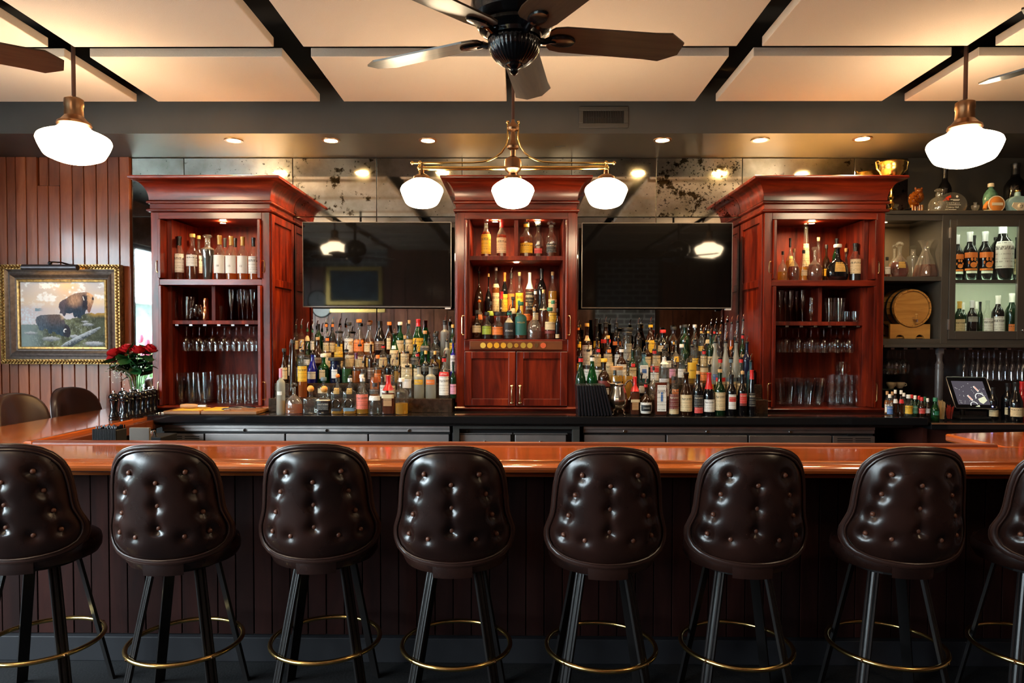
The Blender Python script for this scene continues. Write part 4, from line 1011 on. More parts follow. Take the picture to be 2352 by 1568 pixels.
FRONT = row(LWn[0], RY[0], RZ[0], GL, '''
645 22 846|tall F ye@.30 wh:.42:.50:.6 pkf
675 46 879|bell/f C am@.38 - six
714 31 888|squat.s C cl@.55 - tab
745 31 889|squat.s C dk@.62 cr:.60:.66,bk:.20:.52:.7 tab
775 28 868|squat.s C ye@.12 bk:.10:.18:.7 bkc
803.5 29 868|squat.s C ye@.12 bl:.10:.20:.8 sic
832 28 867|liq C ye@.25 sa:.16:.60:1.3 sic
861.5 32 879|flare C cl@.6 wh:.50:.66:1.2 bkc
892 28 862|liq.s C da@.55 ta:.22:.42:.6,cr:.42:.52:.9 reF
922.5 30 868|tall C ye@.34 - whc''')
for d in FRONT:      # horseshoe emblems on the two square bottles
    if d['x'] in (775, 803.5):
        yq = -d['r'] * superq(5, -pi / 2) * .8 - .003; rr = d['r'] * .62
        build('horseshoe', M().tube([(rr * cos(R(-50 + 280 * k / 18)), yq, .075 + 1.15 * rr * sin(R(-50 + 280 * k / 18))) for k in range(19)], .0058, 8), BLACK, d['o'], True)
        build('horseshoe_nails', M().tube([(rr * cos(R(-40 + 260 * k / 18)), yq - .0055, .075 + 1.15 * rr * sin(R(-40 + 260 * k / 18))) for k in range(19)], .0012, 5), CHROME, d['o'], True)
row(LWn[1], RY[1], RZ[1], GL, '''
673 22 780|slim BR - - bkc
694.5 22 802|tall C am@.40 ye:.35:.68:1.3 whq
744 29 866|squat C cl@.55 cr:.30:.58:.8 blC
776 27 857|orb BK - go:.20:.50:.5 orb
804.5 26 859|orb BK - go:.20:.50:.5 bkb
831 20 860|liq C cl@.3 - whC
860 22 832|burg C am@.62 bk:.12:.26:1.2 siq
880 15 838|tall C cl@.5 wh:.05:.42:1.2 siq
901 16 838|tall C cl@.5 cr:.05:.40:1.2 siq
917 13 850|tall C cl@.4 - bkq
936 24 838|tall C cl@.55 gy:.74:.75:.2,wh:.33:.62:.9 siq|ABSOLUT;bl;.80;wh;.085
962.5 24 838|tall F cl@.1 ye:.44:.60:.9 siq|ABSOLUT;wh;.5;ye;.07
989.5 24 838|tall F cl@.1 or:.44:.60:.9 siq|ABSOLUT;wh;.5;or;.07
1020 23 818|liq C cl@.5 wh:.08:.55:1.2,re:.55:.66:1.2 rep|STOLI;wh;.5;re;.06
1041 14 830|wine DG - pk:.12:.42:1.2 bkc''')
row(LWn[2], RY[2], RZ[2], GL, '''
653 23 800|burg BR - cr:.12:.50:1.2 bkC
666 12 792|liq BR - cr:.2:.5:1 siq
692 16 800|tall C cl@.3 wh:.2:.5:1 tak
718 22 810|burg BL - wh:.14:.40:.9 whq
743 25 812|liq G - cr:.16:.52:.55 whC
770.5 25 820|jar NV - wh:.22:.62:.55 bkC
795.5 22 802|burg C gr@.45 - siq
818 20 810|burg C am@.40 - puf
835 17 828|tall C cl@.4 bk:.3:.5:.9 siq
852 21 784|liq BR - br:.1:.4:1.2 tak
868 20 815|liq C am@.55 or:.05:.40:1.2 orC
893 20 814|liq BK - ta:.06:.34:1.2 bkC
912 14 820|tall C ye@.5 - siq
935 24 806|liq.s C da@.60 cr:.10:.64:1.1 siq
959 18 808|liq C cl@.4 cr:.1:.5:1.1 rep
978 19 805|squat BK - bk:.4:.6:1.1 goc
999 18 806|squat BR - bk:.3:.6:1.1 goc
1022 20 812|liq C am@.4 - bkc
1041 14 784|tall BL - si:.3:.7:1.1 siq''')
row(LWn[3], RY[3], RZ[3], GL, '''
674.5 16 788|liq C da@.5 cr:.2:.5:1 rep
690 15 795|tall C gr@.5 - siq
706 16 800|tall C gr@.5 wh:.2:.5:1 whq
730 26 774|burg BR - br:.2:.4:1 tak
752 20 772|liq C da@.56 cr:.05:.52:1.25 orp
778 20 783|liq C ye@.6 ye:.30:.60:1.2,cr:.05:.28:1.2 bkf
804 21 784|liq C am@.55 cr:.08:.56:1.2 tak
827 21 790|liq C am@.55 cr:.08:.52:1.2 bkq
851 20 790|liq C am@.5 go:.1:.5:1.2 tak
880 19 790|liq C am@.5 cr:.08:.50:1.2 rep
906 22 764|burg G - cr:.10:.55:1.2,wh:.58:.68:.6 siq
930 20 770|liq C am@.55 cr:.1:.5:1.2 tak
953 20 790|burg DG - bk:.2:.5:1.2 siq
976.5 21 759|liq.s G - bk:.50:.66:1.2 tac
1000 23 765|liq.s C ye@.3 bk:.40:.58:1.2 bkC
1026 16 780|tall F - - bkq
1041 14 775|liq G - ye:.2:.5:1.2 bkc''')
row(LWn[4], RY[4], RZ[4], GL, '''
679.5 13 745|tall C cl@.5 cr:.2:.5:1.2 bkp
693 15 745|tall C cl@.5 cr:.2:.55:1.2 bkp
706 14 752|liq C gr@.52 cr:.55:.75:1.2 gnp
718 13 754|liq C gr@.5 wh:.2:.56:1.2 gnp
731 21 744|wine DG - - bkf
749.5 14 740|liq C da@.45 cr:.1:.4:1.2 orp
764 14 740|liq C da@.45 cr:.1:.4:1.2 orp
779.5 18 760|jar C ye@.3 ye:.1:.5:1.2 siq
801.5 22 739.6|liq C am@.3 wh:.10:.56:1.25 bkC
824.5 26 733|cone C am@.50 or:.12:.46:1.2 orC
848.5 25 739|cone C am@.45 cr:.12:.40:1.2 brC
873 26 737|burg BK - br:.15:.42:1.2 bkf
894.5 19 739|liq BR - cr:.20:.58:.5 orC
919 20 739|liq G - cr:.10:.50:1.0 whC
939.8 18 735|liq C ye@.5 cr:.05:.48:1.2 tak
961 25 733|burg G - ye:.10:.48:1.3 ref
985 16 775|tall C cl@.4 - bkq
1004 16 760|liq BK - - bkc
1022 22 735|tall FG - - bkp
1040 15 745|wine DG - ye:.1:.45:1.2 goc''')
row(RWn[0], RY[0], RZ[0], GR, '''
1458 27 865|liq.s C da@.60 ta:.14:.42:.6,cr:.34:.41:.8 reF
1483 36 878|orb BR - wh:.06:.42:1.25,bk:.14:.34:.9 rep|MARNIER;wh;.5;bk;.05
1517.5 29 872|jar.s C da@.93 wh:.12:.86:.62,bl:.40:.66:.16 ----
1547 23 864|liq C cl@.3 cr:.04:.18:1.2,ma:.18:.60:1.2 bkc
1576 28 854|burg BR - cr:.10:.50:1.3 bkq
1603 24 852|wine BK - re:.06:.20:.9,bk:.2:.5:1 tak
1628 26 856|burg BK - wh:.09:.38:1.2 reF
1653.5 25 848|wine DG - cr:.12:.54:1.3 tak
1679.5 23 860|wine BK - wh:.16:.52:.8,re:.34:.46:.7 bkf
1704.5 21 852|wine BK - re:.30:.54:.8,ma:.24:.30:.8 tak
1727 20 850|slim BK - bk:.2:.5:1 ref''')
row(RWn[1], RY[1], RZ[1], GR, '''
1333.5 24 818|burg DG - re:.22:.36:1.0 rep
1360 24 816|burg G - - whp
1387 27 823|liq BR - wh:.12:.30:.9,re:.42:.43:.3,ma:.34:.50:1.2 yeC|CAMPARI;wh;.5;ma;.11
1415.5 28 841|jar C ye@.8 bk:.22:.60:.75 tac
1441.5 23 826|squat C ye@.62 - siq
1473 21 852|orb BK - gy:.25:.55:.8 bkb
1500.5 21 842|orb C cl@.3 - bkc
1525 24 800|tall C cl@.5 si:.06:.42:1.2,wh:.72:.86:1.1 whq
1550 17 836|tall C cl@.4 or:.05:.3:1 siq
1575 18 836|tall C cl@.4 wh:.1:.4:1 siq
1603 19 836|liq C am@.4 wh:.2:.5:1 siq
1629.5 18 836|tall C ye@.4 ye:.2:.45:1 siq
1654 22 820|liq C cl@.4 cr:.10:.44:1.2,re:.44:.54:1.2 rep
1678.5 22 820|liq C cl@.4 cr:.10:.44:1.2,bl:.44:.54:1.2 blp
1702 22 820|liq C cl@.4 cr:.10:.40:1.2,bk:.44:.54:1.2 rep
1724 16 826|tall LB - - siq''')
row(RWn[2], RY[2], RZ[2], GR, '''
1330 16 790|burg BR - ye:.35:.55:1.2 yec
1351 20 802|liq C cl@.4 wh:.10:.45:1.2 whq
1374 18 797|burg C cl@.2 wh:.1:.4:1 rep
1399 19 798|liq C am@.6 cr:.12:.62:1.2 orp
1427 23 797|liq BR - wh:.08:.56:1.25 whp
1453 18 802|liq DG - cr:.15:.5:1,re:.52:.62:.5 siq
1478 23 808|liq.s LB - wh:.18:.62:.7,bl:.36:.50:.4 bkq|BOMBAY;bl;.88;wh;.06
1503 21 801|liq C cl@.5 wh:.10:.34:1.1,re:.36:.54:1.1 rep
1523 14 806|tall C cl@.5 - siq
1544 16 808|tall C am@.5 pk:.2:.5:1 siq
1565 18 790|liq C cl@.5 wh:.18:.42:1.2 whC
1589 21 792|liq C ye@.4 ye:.15:.58:1.2 bkq|FIREFLY;bk;.5;ye;.09
1617 18 802|liq C am@.4 or:.10:.36:1.2,cr:.36:.50:1.2 rep
1642.5 19 783|burg F - bl:.10:.24:.8 siq
1667 19 783|burg F - - siq
1690 19 783|burg F - - siq
1715.5 20 784|liq NV - - siq''')
row(RWn[3], RY[3], RZ[3], GR, '''
1327 12 780|liq BR - cr:.2:.5:1.2 bkp
1348 23 742|liq BR - wh:.10:.56:1.25,cr:.66:.78:.7 goc|7;re;.6;cr;.09
1371 18 775|liq BR - cr:.1:.5:1.2 bkq
1396 20 770|liq BR - cr:.1:.5:1.2 goc
1420 18 775|liq BR - wh:.1:.5:1.2 siq
1440 18 762|jar C cl@.3 gy:.2:.6:1.2 bkC
1465 18 778|tall C cl@.5 - siq
1486 18 785|liq BR - cr:.1:.5:1.2 siq
1507 20 780|tall C ye@.5 cr:.1:.5:1 siq
1530 22 790|liq BK - wh:.1:.4:1.2 bkc
1552 20 782|orb C da@.4 ye:.3:.5:.6 bkc
1573 18 784|liq DG - - siq
1596 17 778|tall C cl@.4 ye:.1:.4:1 siq
1615 16 765|tall C cl@.4 cr:.1:.4:1 siq
1632 16 768|liq DG - cr:.1:.4:1.2 siq
1650 15 770|liq C da@.4 cr:.1:.4:1.2 siq
1668 15 775|liq BR - or:.1:.3:1.2 siq
1688 15 772|liq BK - cr:.1:.4:1 siq
1706 15 766|liq DG - cr:.2:.45:1 rep''')
row(RWn[4], RY[4], RZ[4], GR, '''
1328 13 748|liq BR - ye:.2:.5:1.2 orp
1348 17 756|burg BK - - bkc
1369.5 18 732|slim BK - ye:.2:.4:1 bkf
1391 24 740|burg BR - re:.40:.52:1.2 bkp
1415.5 20 741|wine BK - or:.34:.46:1.0 bkp
1441 20 752|jar C cl@.3 gy:.1:.5:1 bkC
1466 18 743|wine BK - - bkp
1494 24 741|burg BR - ye:.10:.50:1.25 yep
1522 25 757|liq BK - cr:.20:.46:1.2 reC
1547 22 750|wine BR - go:.45:.55:.4 bkC
1573 22 745|liq DG - - bkC
1595 19 745|liq C cl@.3 - siC
1611 15 756|liq C cl@.3 ye:.2:.4:1.2 gop
1627 14 756|liq BK - cr:.50:.66:1.2 gop
1641 13 757|liq DG - wh:.3:.5:1 rep
1654 14 757|liq BR - - gop
1667 13 741|slim C cl@.5 cr:.3:.4:1 siq
1680 12 739|slim C am@.5 or:.2:.3:1 siq
1693 12 736|slim C cl@.5 - siq
1707 13 732|slim C cl@.5 - siq''')
# --- inside the centre cabinet
GC = 'whiskies in the centre cabinet'
z = ZC + L(586) + .0012
row('upper shelf of centre cabinet', YF + .16, z, GC, '''
1116.5 22 500|wine C da@.70 ye:.09:.62:1.3 sic
1152 22 505|wine C da@.60 cr:.11:.52:1.3 ref
1209 30 510|liq C da@.60 ye:.12:.42:1.2 yep
1236 24 511|liq C da@.35 re:.12:.28:.8 bkC
1266 27 508|liq C da@.30 bk:.14:.42:.9 six''')
z = ZC + L(779) + .0012
row('bottom front row in centre cabinet', YF + .085, z, GC, '''
1095 20 712|wine BR - cr:.25:.52:1.3 bkc
1118 22 716|liq C dk@.20 li:.20:.55:1.2 bkC
1142.5 25 716|liq C dk@.20 or:.18:.52:1.2 bkC
1169.5 25 713|liq C dk@.25 cr:.60:.80:.8,bk:.14:.62:1.2 gnp|STAGG;wh;.35;bk;.09
1196.5 27 693|squat C da@.4 te:.12:.72:1.25 gnC|WELLER;go;.62;te;.07
1227 34 706|bell C da@.28 - tak
1263 26 706|liq C da@.30 cr:.34:.62:1.2,ma:.20:.30:1.2 gnC
1280 11 708|wine BK - cr:.04:.18:1 bkc''')
row('raised middle row in centre cabinet', YF + .215, z + .0905, GC, '''
1101 20 685|orb C da@.5 or:.3:.5:.8 orb
1126 18 692|liq BR - li:.5:.7:1 bkc
1151 22 670|burg C da@.3 - ref
1178 15 681|liq BR - cr:.5:.7:1 bkC
1192 14 690|liq BK - gn:.2:.6:1 gnc
1210 16 694|liq C da@.5 or:.3:.6:1.2 tak
1230 15 664|wine BR - cr:.2:.4:1 whp
1248.5 21 665|cone C da@.45 cr:.5:.53:1.2 tak
1270 20 690|liq C ye@.5 ye:.2:.6:1.2 gnc''')
row('raised rear row in centre cabinet', YF + .36, z + .1805, GC, '''
1100 22 623|orb BR - - siq
1122 19 628|orb BK - - goc
1139 20 614|liq C am@.62 cr:.62:.70:1.2,cr:.10:.5:1 sic
1159 15 626|wine BK - ye:.1:.5:1.2 orf
1174 16 627|liq C am@.5 or:.14:.54:1.2 bkp
1193 18 625|liq C am@.4 ye:.04:.56:1.25 tak|BIG;br;.8;ye;.10
1217 20 626|liq C da@.5 bk:.14:.56:1.2 siF
1244 22 617|wine BK - - bkf
1269 20 624|liq C ye@.6 cr:.1:.4:1.2 tak''')
# --- upper shelves of the outer cabinets
z = ZC + L(642) + .0012
row('upper shelf of board-wall cabinet', YF + .15, z, 'whiskies in the board-wall cabinet', '''
412 23 543|wine C da@.46 wh:.18:.60:1.3 bkf
442 27 537|liq C da@.60 wh:.32:.58:1.2 goc
477 29 538|skin C dk@.74 - sis
504.5 25 541|liq C da@.55 wh:.16:.56:1.3 gof|18;br;.4;wh;.06
530.5 25 543|liq C am@.55 wh:.16:.56:1.3 gof|15;br;.4;wh;.06
558 24 544|liq C am@.50 wh:.16:.56:1.3 gof|12;br;.4;wh;.06
582 22 546|liq C am@.50 wh:.16:.56:1.3 bkf''')
row('rear of board-wall cabinet upper shelf', YF + .30, z, 'whiskies in the board-wall cabinet', '''
457 19 541|liq C da@.5 wh:.2:.6:1.2 goc
517 18 547|liq C da@.5 wh:.2:.6:1.2 bkf
541 18 547|liq C da@.5 wh:.2:.6:1.2 bkf''')
row('upper shelf of alcove-side cabinet', YF + .15, z, 'cognacs in the alcove-side cabinet', '''
1797 22 577|bell C ye@.35 - bkc
1823 26 571|orb C da@.5 - tak
1845 16 574|liq C ye@.5 cr:.2:.4:1 bkc
1871 36 566|orb C da@.55 - sis
1924 50 561|orb/f BK - go:.28:.62:.5 whC
1964.5 26 559|wine C dk@.26 cr:.20:.58:1.3 bkf''')
row('rear of alcove-side cabinet upper shelf', YF + .31, z, 'cognacs in the alcove-side cabinet', '''
1815 22 547|orb C ye@.5 go:.3:.6:.6 bkf
1851 20 507|slim C ye@.2 cr:.28:.66:1.2 whc
1879 18 545|burg C ye@.4 - tak
1898 15 562|liq BR - ye:.2:.4:1 bkc
1921 18 548|wine DG - - bkf
1943 18 570|liq C ye@.5 - tak''')
# ------------------------------------------------------------------ televisions
SCREEN = mat('tv_screen', (.002, .002, .0025), .035, spec=.55)
def tv(x0, x1, y0, y1, label):
    Y = 5.40; a = P(x0, y0, Y); b = P(x1, y1, Y); w_, h = (b.x - a.x) / 2, (a.z - b.z) / 2
    t = thing('television', label, 'television', ((a.x + b.x) / 2, Y, (a.z + b.z) / 2), (R(.45), 0, 0), 'black wall televisions')
    build('housing', M().box(-w_, w_, .004, .045, -h, h).box(-w_ * .6, w_ * .6, .045, .075, -h * .7, h * .5), BLACKM, t, bevel=.004)
    build('screen', M().box(-w_ + .007, w_ - .007, .0, .006, -h + .011, h - .007), SCREEN, t)
    bz = mat('tv_bezel', (.25, .23, .22), .3, .8)
    build('bezel', M().box(-w_, w_, -.003, .006, -h, -h + .008).box(-w_, w_, -.002, .006, h - .004, h).box(-w_, -w_ + .004, -.002, .006, -h, h).box(w_ - .004, w_, -.002, .006, -h, h), bz, t)
    build('logo_tab', M().box(w_ - .05, w_ - .005, -.001, .03, -h - .012, -h), WHITE, t)
    build('wall_bracket', M().box(-.2, .2, .07, .13, -.15, .15), BLACKM, t)
tv(694.5, 1036.5, 509.5, 706, 'black wall television between the board-wall cabinet and the centre cabinet')
tv(1336.5, 1681, 511.5, 708.5, 'black wall television between the centre cabinet and the alcove-side cabinet')

# ------------------------------------------------------------------ glassware
GLS = glass('glassware', (.965, .97, .97), .01, .0, ior=1.56)
GMESH = {}
def gm(name, prof, seg=18):
    if name not in GMESH: GMESH[name] = M().lathe(prof, seg).mesh(name, GLS, 50)
    return GMESH[name]
WINE = gm('wine_glass', [(.0, 0), (.031, -.001), (.032, -.003), (.006, -.008), (.0035, -.02), (.0035, -.065), (.006, -.072), (.020, -.082), (.033, -.100), (.039, -.125), (.039, -.145), (.034, -.180), (.032, -.190), (.0305, -.190), (.0375, -.145), (.0375, -.125), (.030, -.098), (.010, -.080), (0, -.078)])
FLUTE = gm('champagne_flute', [(0, 0), (.030, .001), (.031, .003), (.006, .008), (.0035, .02), (.0035, .065), (.007, .085), (.016, .12), (.022, .17), (.026, .235), (.0245, .235), (.0205, .17), (.014, .12), (.004, .088), (0, .086)])
FLUTEH = gm('champagne_flute', [(0, 0), (.030, .001), (.031, .003), (.006, .008), (.0035, .02), (.0035, .065), (.007, .085), (.016, .12), (.022, .17), (.026, .235), (.0245, .235), (.0205, .17), (.014, .12), (.004, .088), (0, .086)])
PINT = gm('pint_glass', [(0, 0), (.029, 0), (.031, .003), (.034, .06), (.042, .148), (.0405, .148), (.0325, .06), (.0295, .012), (0, .012)])
TUMB = gm('tumbler', [(0, 0), (.026, 0), (.0275, .003), (.0275, .112), (.026, .112), (.026, .010), (0, .010)])
ROCK = gm('rocks_glass', [(0, 0), (.025, 0), (.027, .003), (.0285, .040), (.029, .078), (.0275, .078), (.027, .04), (.025, .012), (0, .012)])
HURR = gm('hurricane_glass', [(0, 0), (.030, 0), (.031, .004), (.010, .012), (.008, .022), (.024, .045), (.031, .075), (.027, .105), (.024, .125), (.031, .185), (.0295, .185), (.0225, .125), (.0255, .105), (.029, .075), (.022, .047), (0, .03)])
SNIFT = gm('brandy_snifter', [(0, 0), (.026, 0), (.027, .003), (.006, .010), (.006, .022), (.028, .040), (.038, .07), (.036, .09), (.028, .118), (.0265, .118), (.0345, .09), (.0365, .07), (.027, .042), (0, .027)])
def gls(name, me, x, y, z, label, group, rot=(0, 0, 0), cat='glass'):
    return tag(ob(name, me, None, (x, y, z), rot), label, cat, group)
xf = lambda px, dy=.15: xat(px, YF + dy, 700)
ZM = ZC + L(736.5) + .0012; ZLO = ZC + L(935) + .0012
ZR = ZC + L(745.5) - .0135
for cab_, where, front, back in ((tl, 'board-wall cabinet', (428, 457.5, 487.5, 515, 542.5, 572.5), (442.5, 471.5, 499, 527, 554, 582)), (tr, 'alcove-side cabinet', (1806, 1835, 1864, 1893, 1922.5, 1950.5), (1795, 1822, 1852, 1879, 1910, 1937.5))):
    for k, px in enumerate(front): gls('wine_glass', WINE, xf(px, .13), YF + .13, ZR, '%s hanging wine glass from painting end, front row, %s' % (NTH[k], where), 'wine glasses hanging in the ' + where)
    for k, px in enumerate(back): gls('wine_glass', WINE, xf(px, .27), YF + .27, ZR, '%s hanging wine glass from painting end, back row, %s' % (NTH[k], where), 'wine glasses hanging in the ' + where)
def leaning(px, y, z, lean, n, what, where, group, name='pint_glass', me=None, step=.030):
    me = me or PINT; x = xat(px, y, 900); a = R(lean)
    for k in range(n):
        o = gls(name, me, x + sin(a) * step * k, y, z + .029 * abs(sin(a)) + cos(a) * step * k, '%s glass of %s, %s' % (('lowest', 'second', 'third', 'fourth', 'fifth')[k], what, where), group, (0, a, 0))
mB = 'middle shelf of board-wall cabinet'
leaning(402, YF + .14, ZM, -5, 3, 'nested pint stack by the door', mB, 'pint glasses on the ' + mB)
leaning(418, YF + .24, ZM, -6, 3, 'nested pint stack behind the first', mB, 'pint glasses on the ' + mB)
leaning(434, YF + .14, ZM, 4, 2, 'nested pint stack beside the snifter', mB, 'pint glasses on the ' + mB)
gls('brandy_snifter', SNIFT, xf(453, .13), YF + .13, ZM, 'small round brandy snifter beside the copper shaker', 'odd glasses')
COPPER = mat('copper', (.62, .24, .12), .2, 1.0)
t = thing('cocktail_shaker', 'copper cocktail shaker on middle shelf of board-wall cabinet', 'shaker', (xf(472.5, .16), YF + .16, ZM))
build('tin', M().lathe([(0, 0), (.024, 0), (.026, .004), (.026, .085), (.022, .09), (0, .09)], 20), COPPER, t, 40)
build('lid', M().lathe([(.023, .09), (.021, .10), (.018, .115), (.021, .125), (.019, .165), (.016, .172), (0, .172)], 20), COPPER, t, 40)
gls('tumbler', TUMB, xf(507, .15), YF + .15, ZM, 'single clear tumbler beside the flutes, board-wall cabinet', 'odd glasses')
for k, (px, d) in enumerate(((531, .13), (548, .27), (557, .13), (568, .27), (580, .13))): gls('champagne_flute', FLUTE, xf(px, d), YF + d, ZM, '%s champagne flute from painting end, board-wall cabinet shelf' % NTH[k], 'flutes in the board-wall cabinet')
lB = 'floor of board-wall cabinet'
for k, (px, d, ln) in enumerate(((416, .13, -3), (441, .14, -2), (465, .13, -3), (430, .27, -2), (454, .27, -2), (482, .27, -3))): leaning(px, YF + d, ZLO, ln, 4, '%s nested pint stack' % NTH[k], lB, 'pint glasses on the ' + lB)
for k, px in enumerate((504, 521.5, 539, 556, 573)):
    for q in range(2): gls('tumbler', TUMB, xf(px, .14), YF + .14, ZLO + .1125 * q, '%s tumbler of %s front column, %s' % (('lower', 'upper')[q], NTH[k], lB), 'tumblers on the ' + lB)
for k, px in enumerate((512, 530, 548, 566, 583)):
    for q in range(2): gls('tumbler', TUMB, xf(px, .28), YF + .28, ZLO + .1125 * q, '%s tumbler of %s back column, %s' % (('lower', 'upper')[q], NTH[k], lB), 'tumblers on the ' + lB)
mA = 'middle shelf of alcove-side cabinet'
for k, (px, d) in enumerate(((1792, .14), (1804, .28), (1816, .13), (1830, .28), (1843, .14))): gls('champagne_flute', FLUTE, xf(px, d), YF + d, ZM, '%s champagne flute from painting end, alcove-side cabinet' % NTH[k], 'flutes in the alcove-side cabinet')
gls('hurricane_glass', HURR, xf(1863, .15), YF + .15, ZM, 'curved hurricane glass at the end of the flutes', 'odd glasses')
leaning(1904, YF + .14, ZM, 0, 2, 'nested pint pair nearest the divider', mA, 'pint glasses on the ' + mA)
leaning(1926, YF + .15, ZM, 0, 2, 'nested pint pair beside the rocks glasses', mA, 'pint glasses on the ' + mA)
for k, px in enumerate((1944, 1963)): gls('rocks_glass', ROCK, xf(px, .14), YF + .14, ZM, '%s rocks glass from painting end, %s' % (NTH[k], mA), 'rocks glasses')
lA = 'floor of alcove-side cabinet'
for k, (px, d, ln) in enumerate(((1795, .13, -4), (1815, .13, 3), (1837, .14, 4), (1858, .13, 4), (1880, .14, 6), (1806, .27, 3), (1830, .27, 3), (1854, .27, 4), (1878, .27, 3))): leaning(px, YF + d, ZLO, ln, 3, '%s nested pint stack' % NTH[k], lA, 'pint glasses on the ' + lA)
for r_, d in (('front', .14), ('back', .28)):
    for k, px in enumerate((1911, 1926.5, 1942, 1957.5, 1973)):
        for q in range(3): gls('rocks_glass', ROCK, xf(px + (0 if d < .2 else 4), d), YF + d, ZLO + .0785 * q, '%s tumbler of %s %s column, %s' % (('lowest', 'middle', 'upper')[q], NTH[k], r_, lA), 'stacked tumblers on the ' + lA)
t = thing('glass_pitcher', 'clear glass pitcher standing on the stacked tumblers', 'pitcher', (xf(1934, .14), YF + .14, ZLO + .236))
build('body', M().lathe([(0, 0), (.038, 0), (.040, .004), (.042, .09), (.045, .1), (.0435, .1), (.0405, .09), (.038, .008), (0, .008)], 20), GLS, t, 50)
build('handle', M().tube([(.042, 0, .085), (.065, 0, .08), (.07, 0, .05), (.06, 0, .025), (.041, 0, .02)], .005, 8), GLS, t, True)

# ------------------------------------------------------------------ board wall: picture, its lamp
def vnoise(x, y, s=0):
    def h(i, j): q = sin(i * 127.1 + j * 311.7 + s * 74.7) * 43758.5453; return q - math.floor(q)
    i, j = math.floor(x), math.floor(y); fx, fy = x - i, y - j; fx = fx * fx * (3 - 2 * fx); fy = fy * fy * (3 - 2 * fy)
    return (h(i, j) * (1 - fx) + h(i + 1, j) * fx) * (1 - fy) + (h(i, j + 1) * (1 - fx) + h(i + 1, j + 1) * fx) * fy
def fbm(x, y, s=0): return .5 * vnoise(x, y, s) + .3 * vnoise(x * 2.1, y * 2.1, s + 1) + .2 * vnoise(x * 4.3, y * 4.3, s + 2)
def inside(p, poly):
    x, y = p; c = False; j = len(poly) - 1
    for i in range(len(poly)):
        (xi, yi), (xj, yj) = poly[i], poly[j]
        if (yi > y) != (yj > y) and x < (xj - xi) * (y - yi) / (yj - yi) + xi: c = not c
        j = i
    return c
B1 = [(868, 620), (880, 580), (925, 545), (985, 515), (1050, 468), (1120, 435), (1200, 422), (1290, 412), (1350, 428), (1398, 465), (1415, 515), (1402, 580), (1380, 640), (1360, 700), (1345, 738), (1320, 733), (1305, 690), (1285, 700), (1270, 755), (1215, 785), (1205, 825), (1170, 818), (1150, 800), (1108, 812), (1092, 785), (1082, 735), (1040, 752), (980, 745), (962, 792), (935, 788), (920, 750), (878, 748), (888, 700), (868, 655)]
B2 = [(503, 850), (525, 805), (590, 775), (700, 770), (800, 764), (880, 768), (932, 800), (952, 850), (962, 910), (1005, 940), (1038, 990), (1047, 1045), (1030, 1112), (1000, 1127), (960, 1112), (900, 1102), (870, 1082), (830, 1082), (800, 1042), (762, 1032), (750, 1072), (700, 1062), (690, 1002), (640, 986), (612, 1022), (560, 1012), (548, 960), (510, 900)]
LOG = [(870, 1278), (960, 1205), (1150, 1105), (1350, 1012), (1500, 955), (1512, 975), (1400, 1062), (1200, 1180), (1050, 1278)]
ROCKS = [(1310, 925, 95, 26), (1270, 878, 60, 15), (420, 1060, 95, 26), (740, 1150, 140, 38), (1100, 1112, 75, 30), (1400, 1225, 160, 40), (1020, 800, 70, 42)]
def mixc(a, b, f): return tuple(x + (y - x) * f for x, y in zip(a, b))
def sst(a, b, x): t_ = min(1, max(0, (x - a) / (b - a))); return t_ * t_ * (3 - 2 * t_)
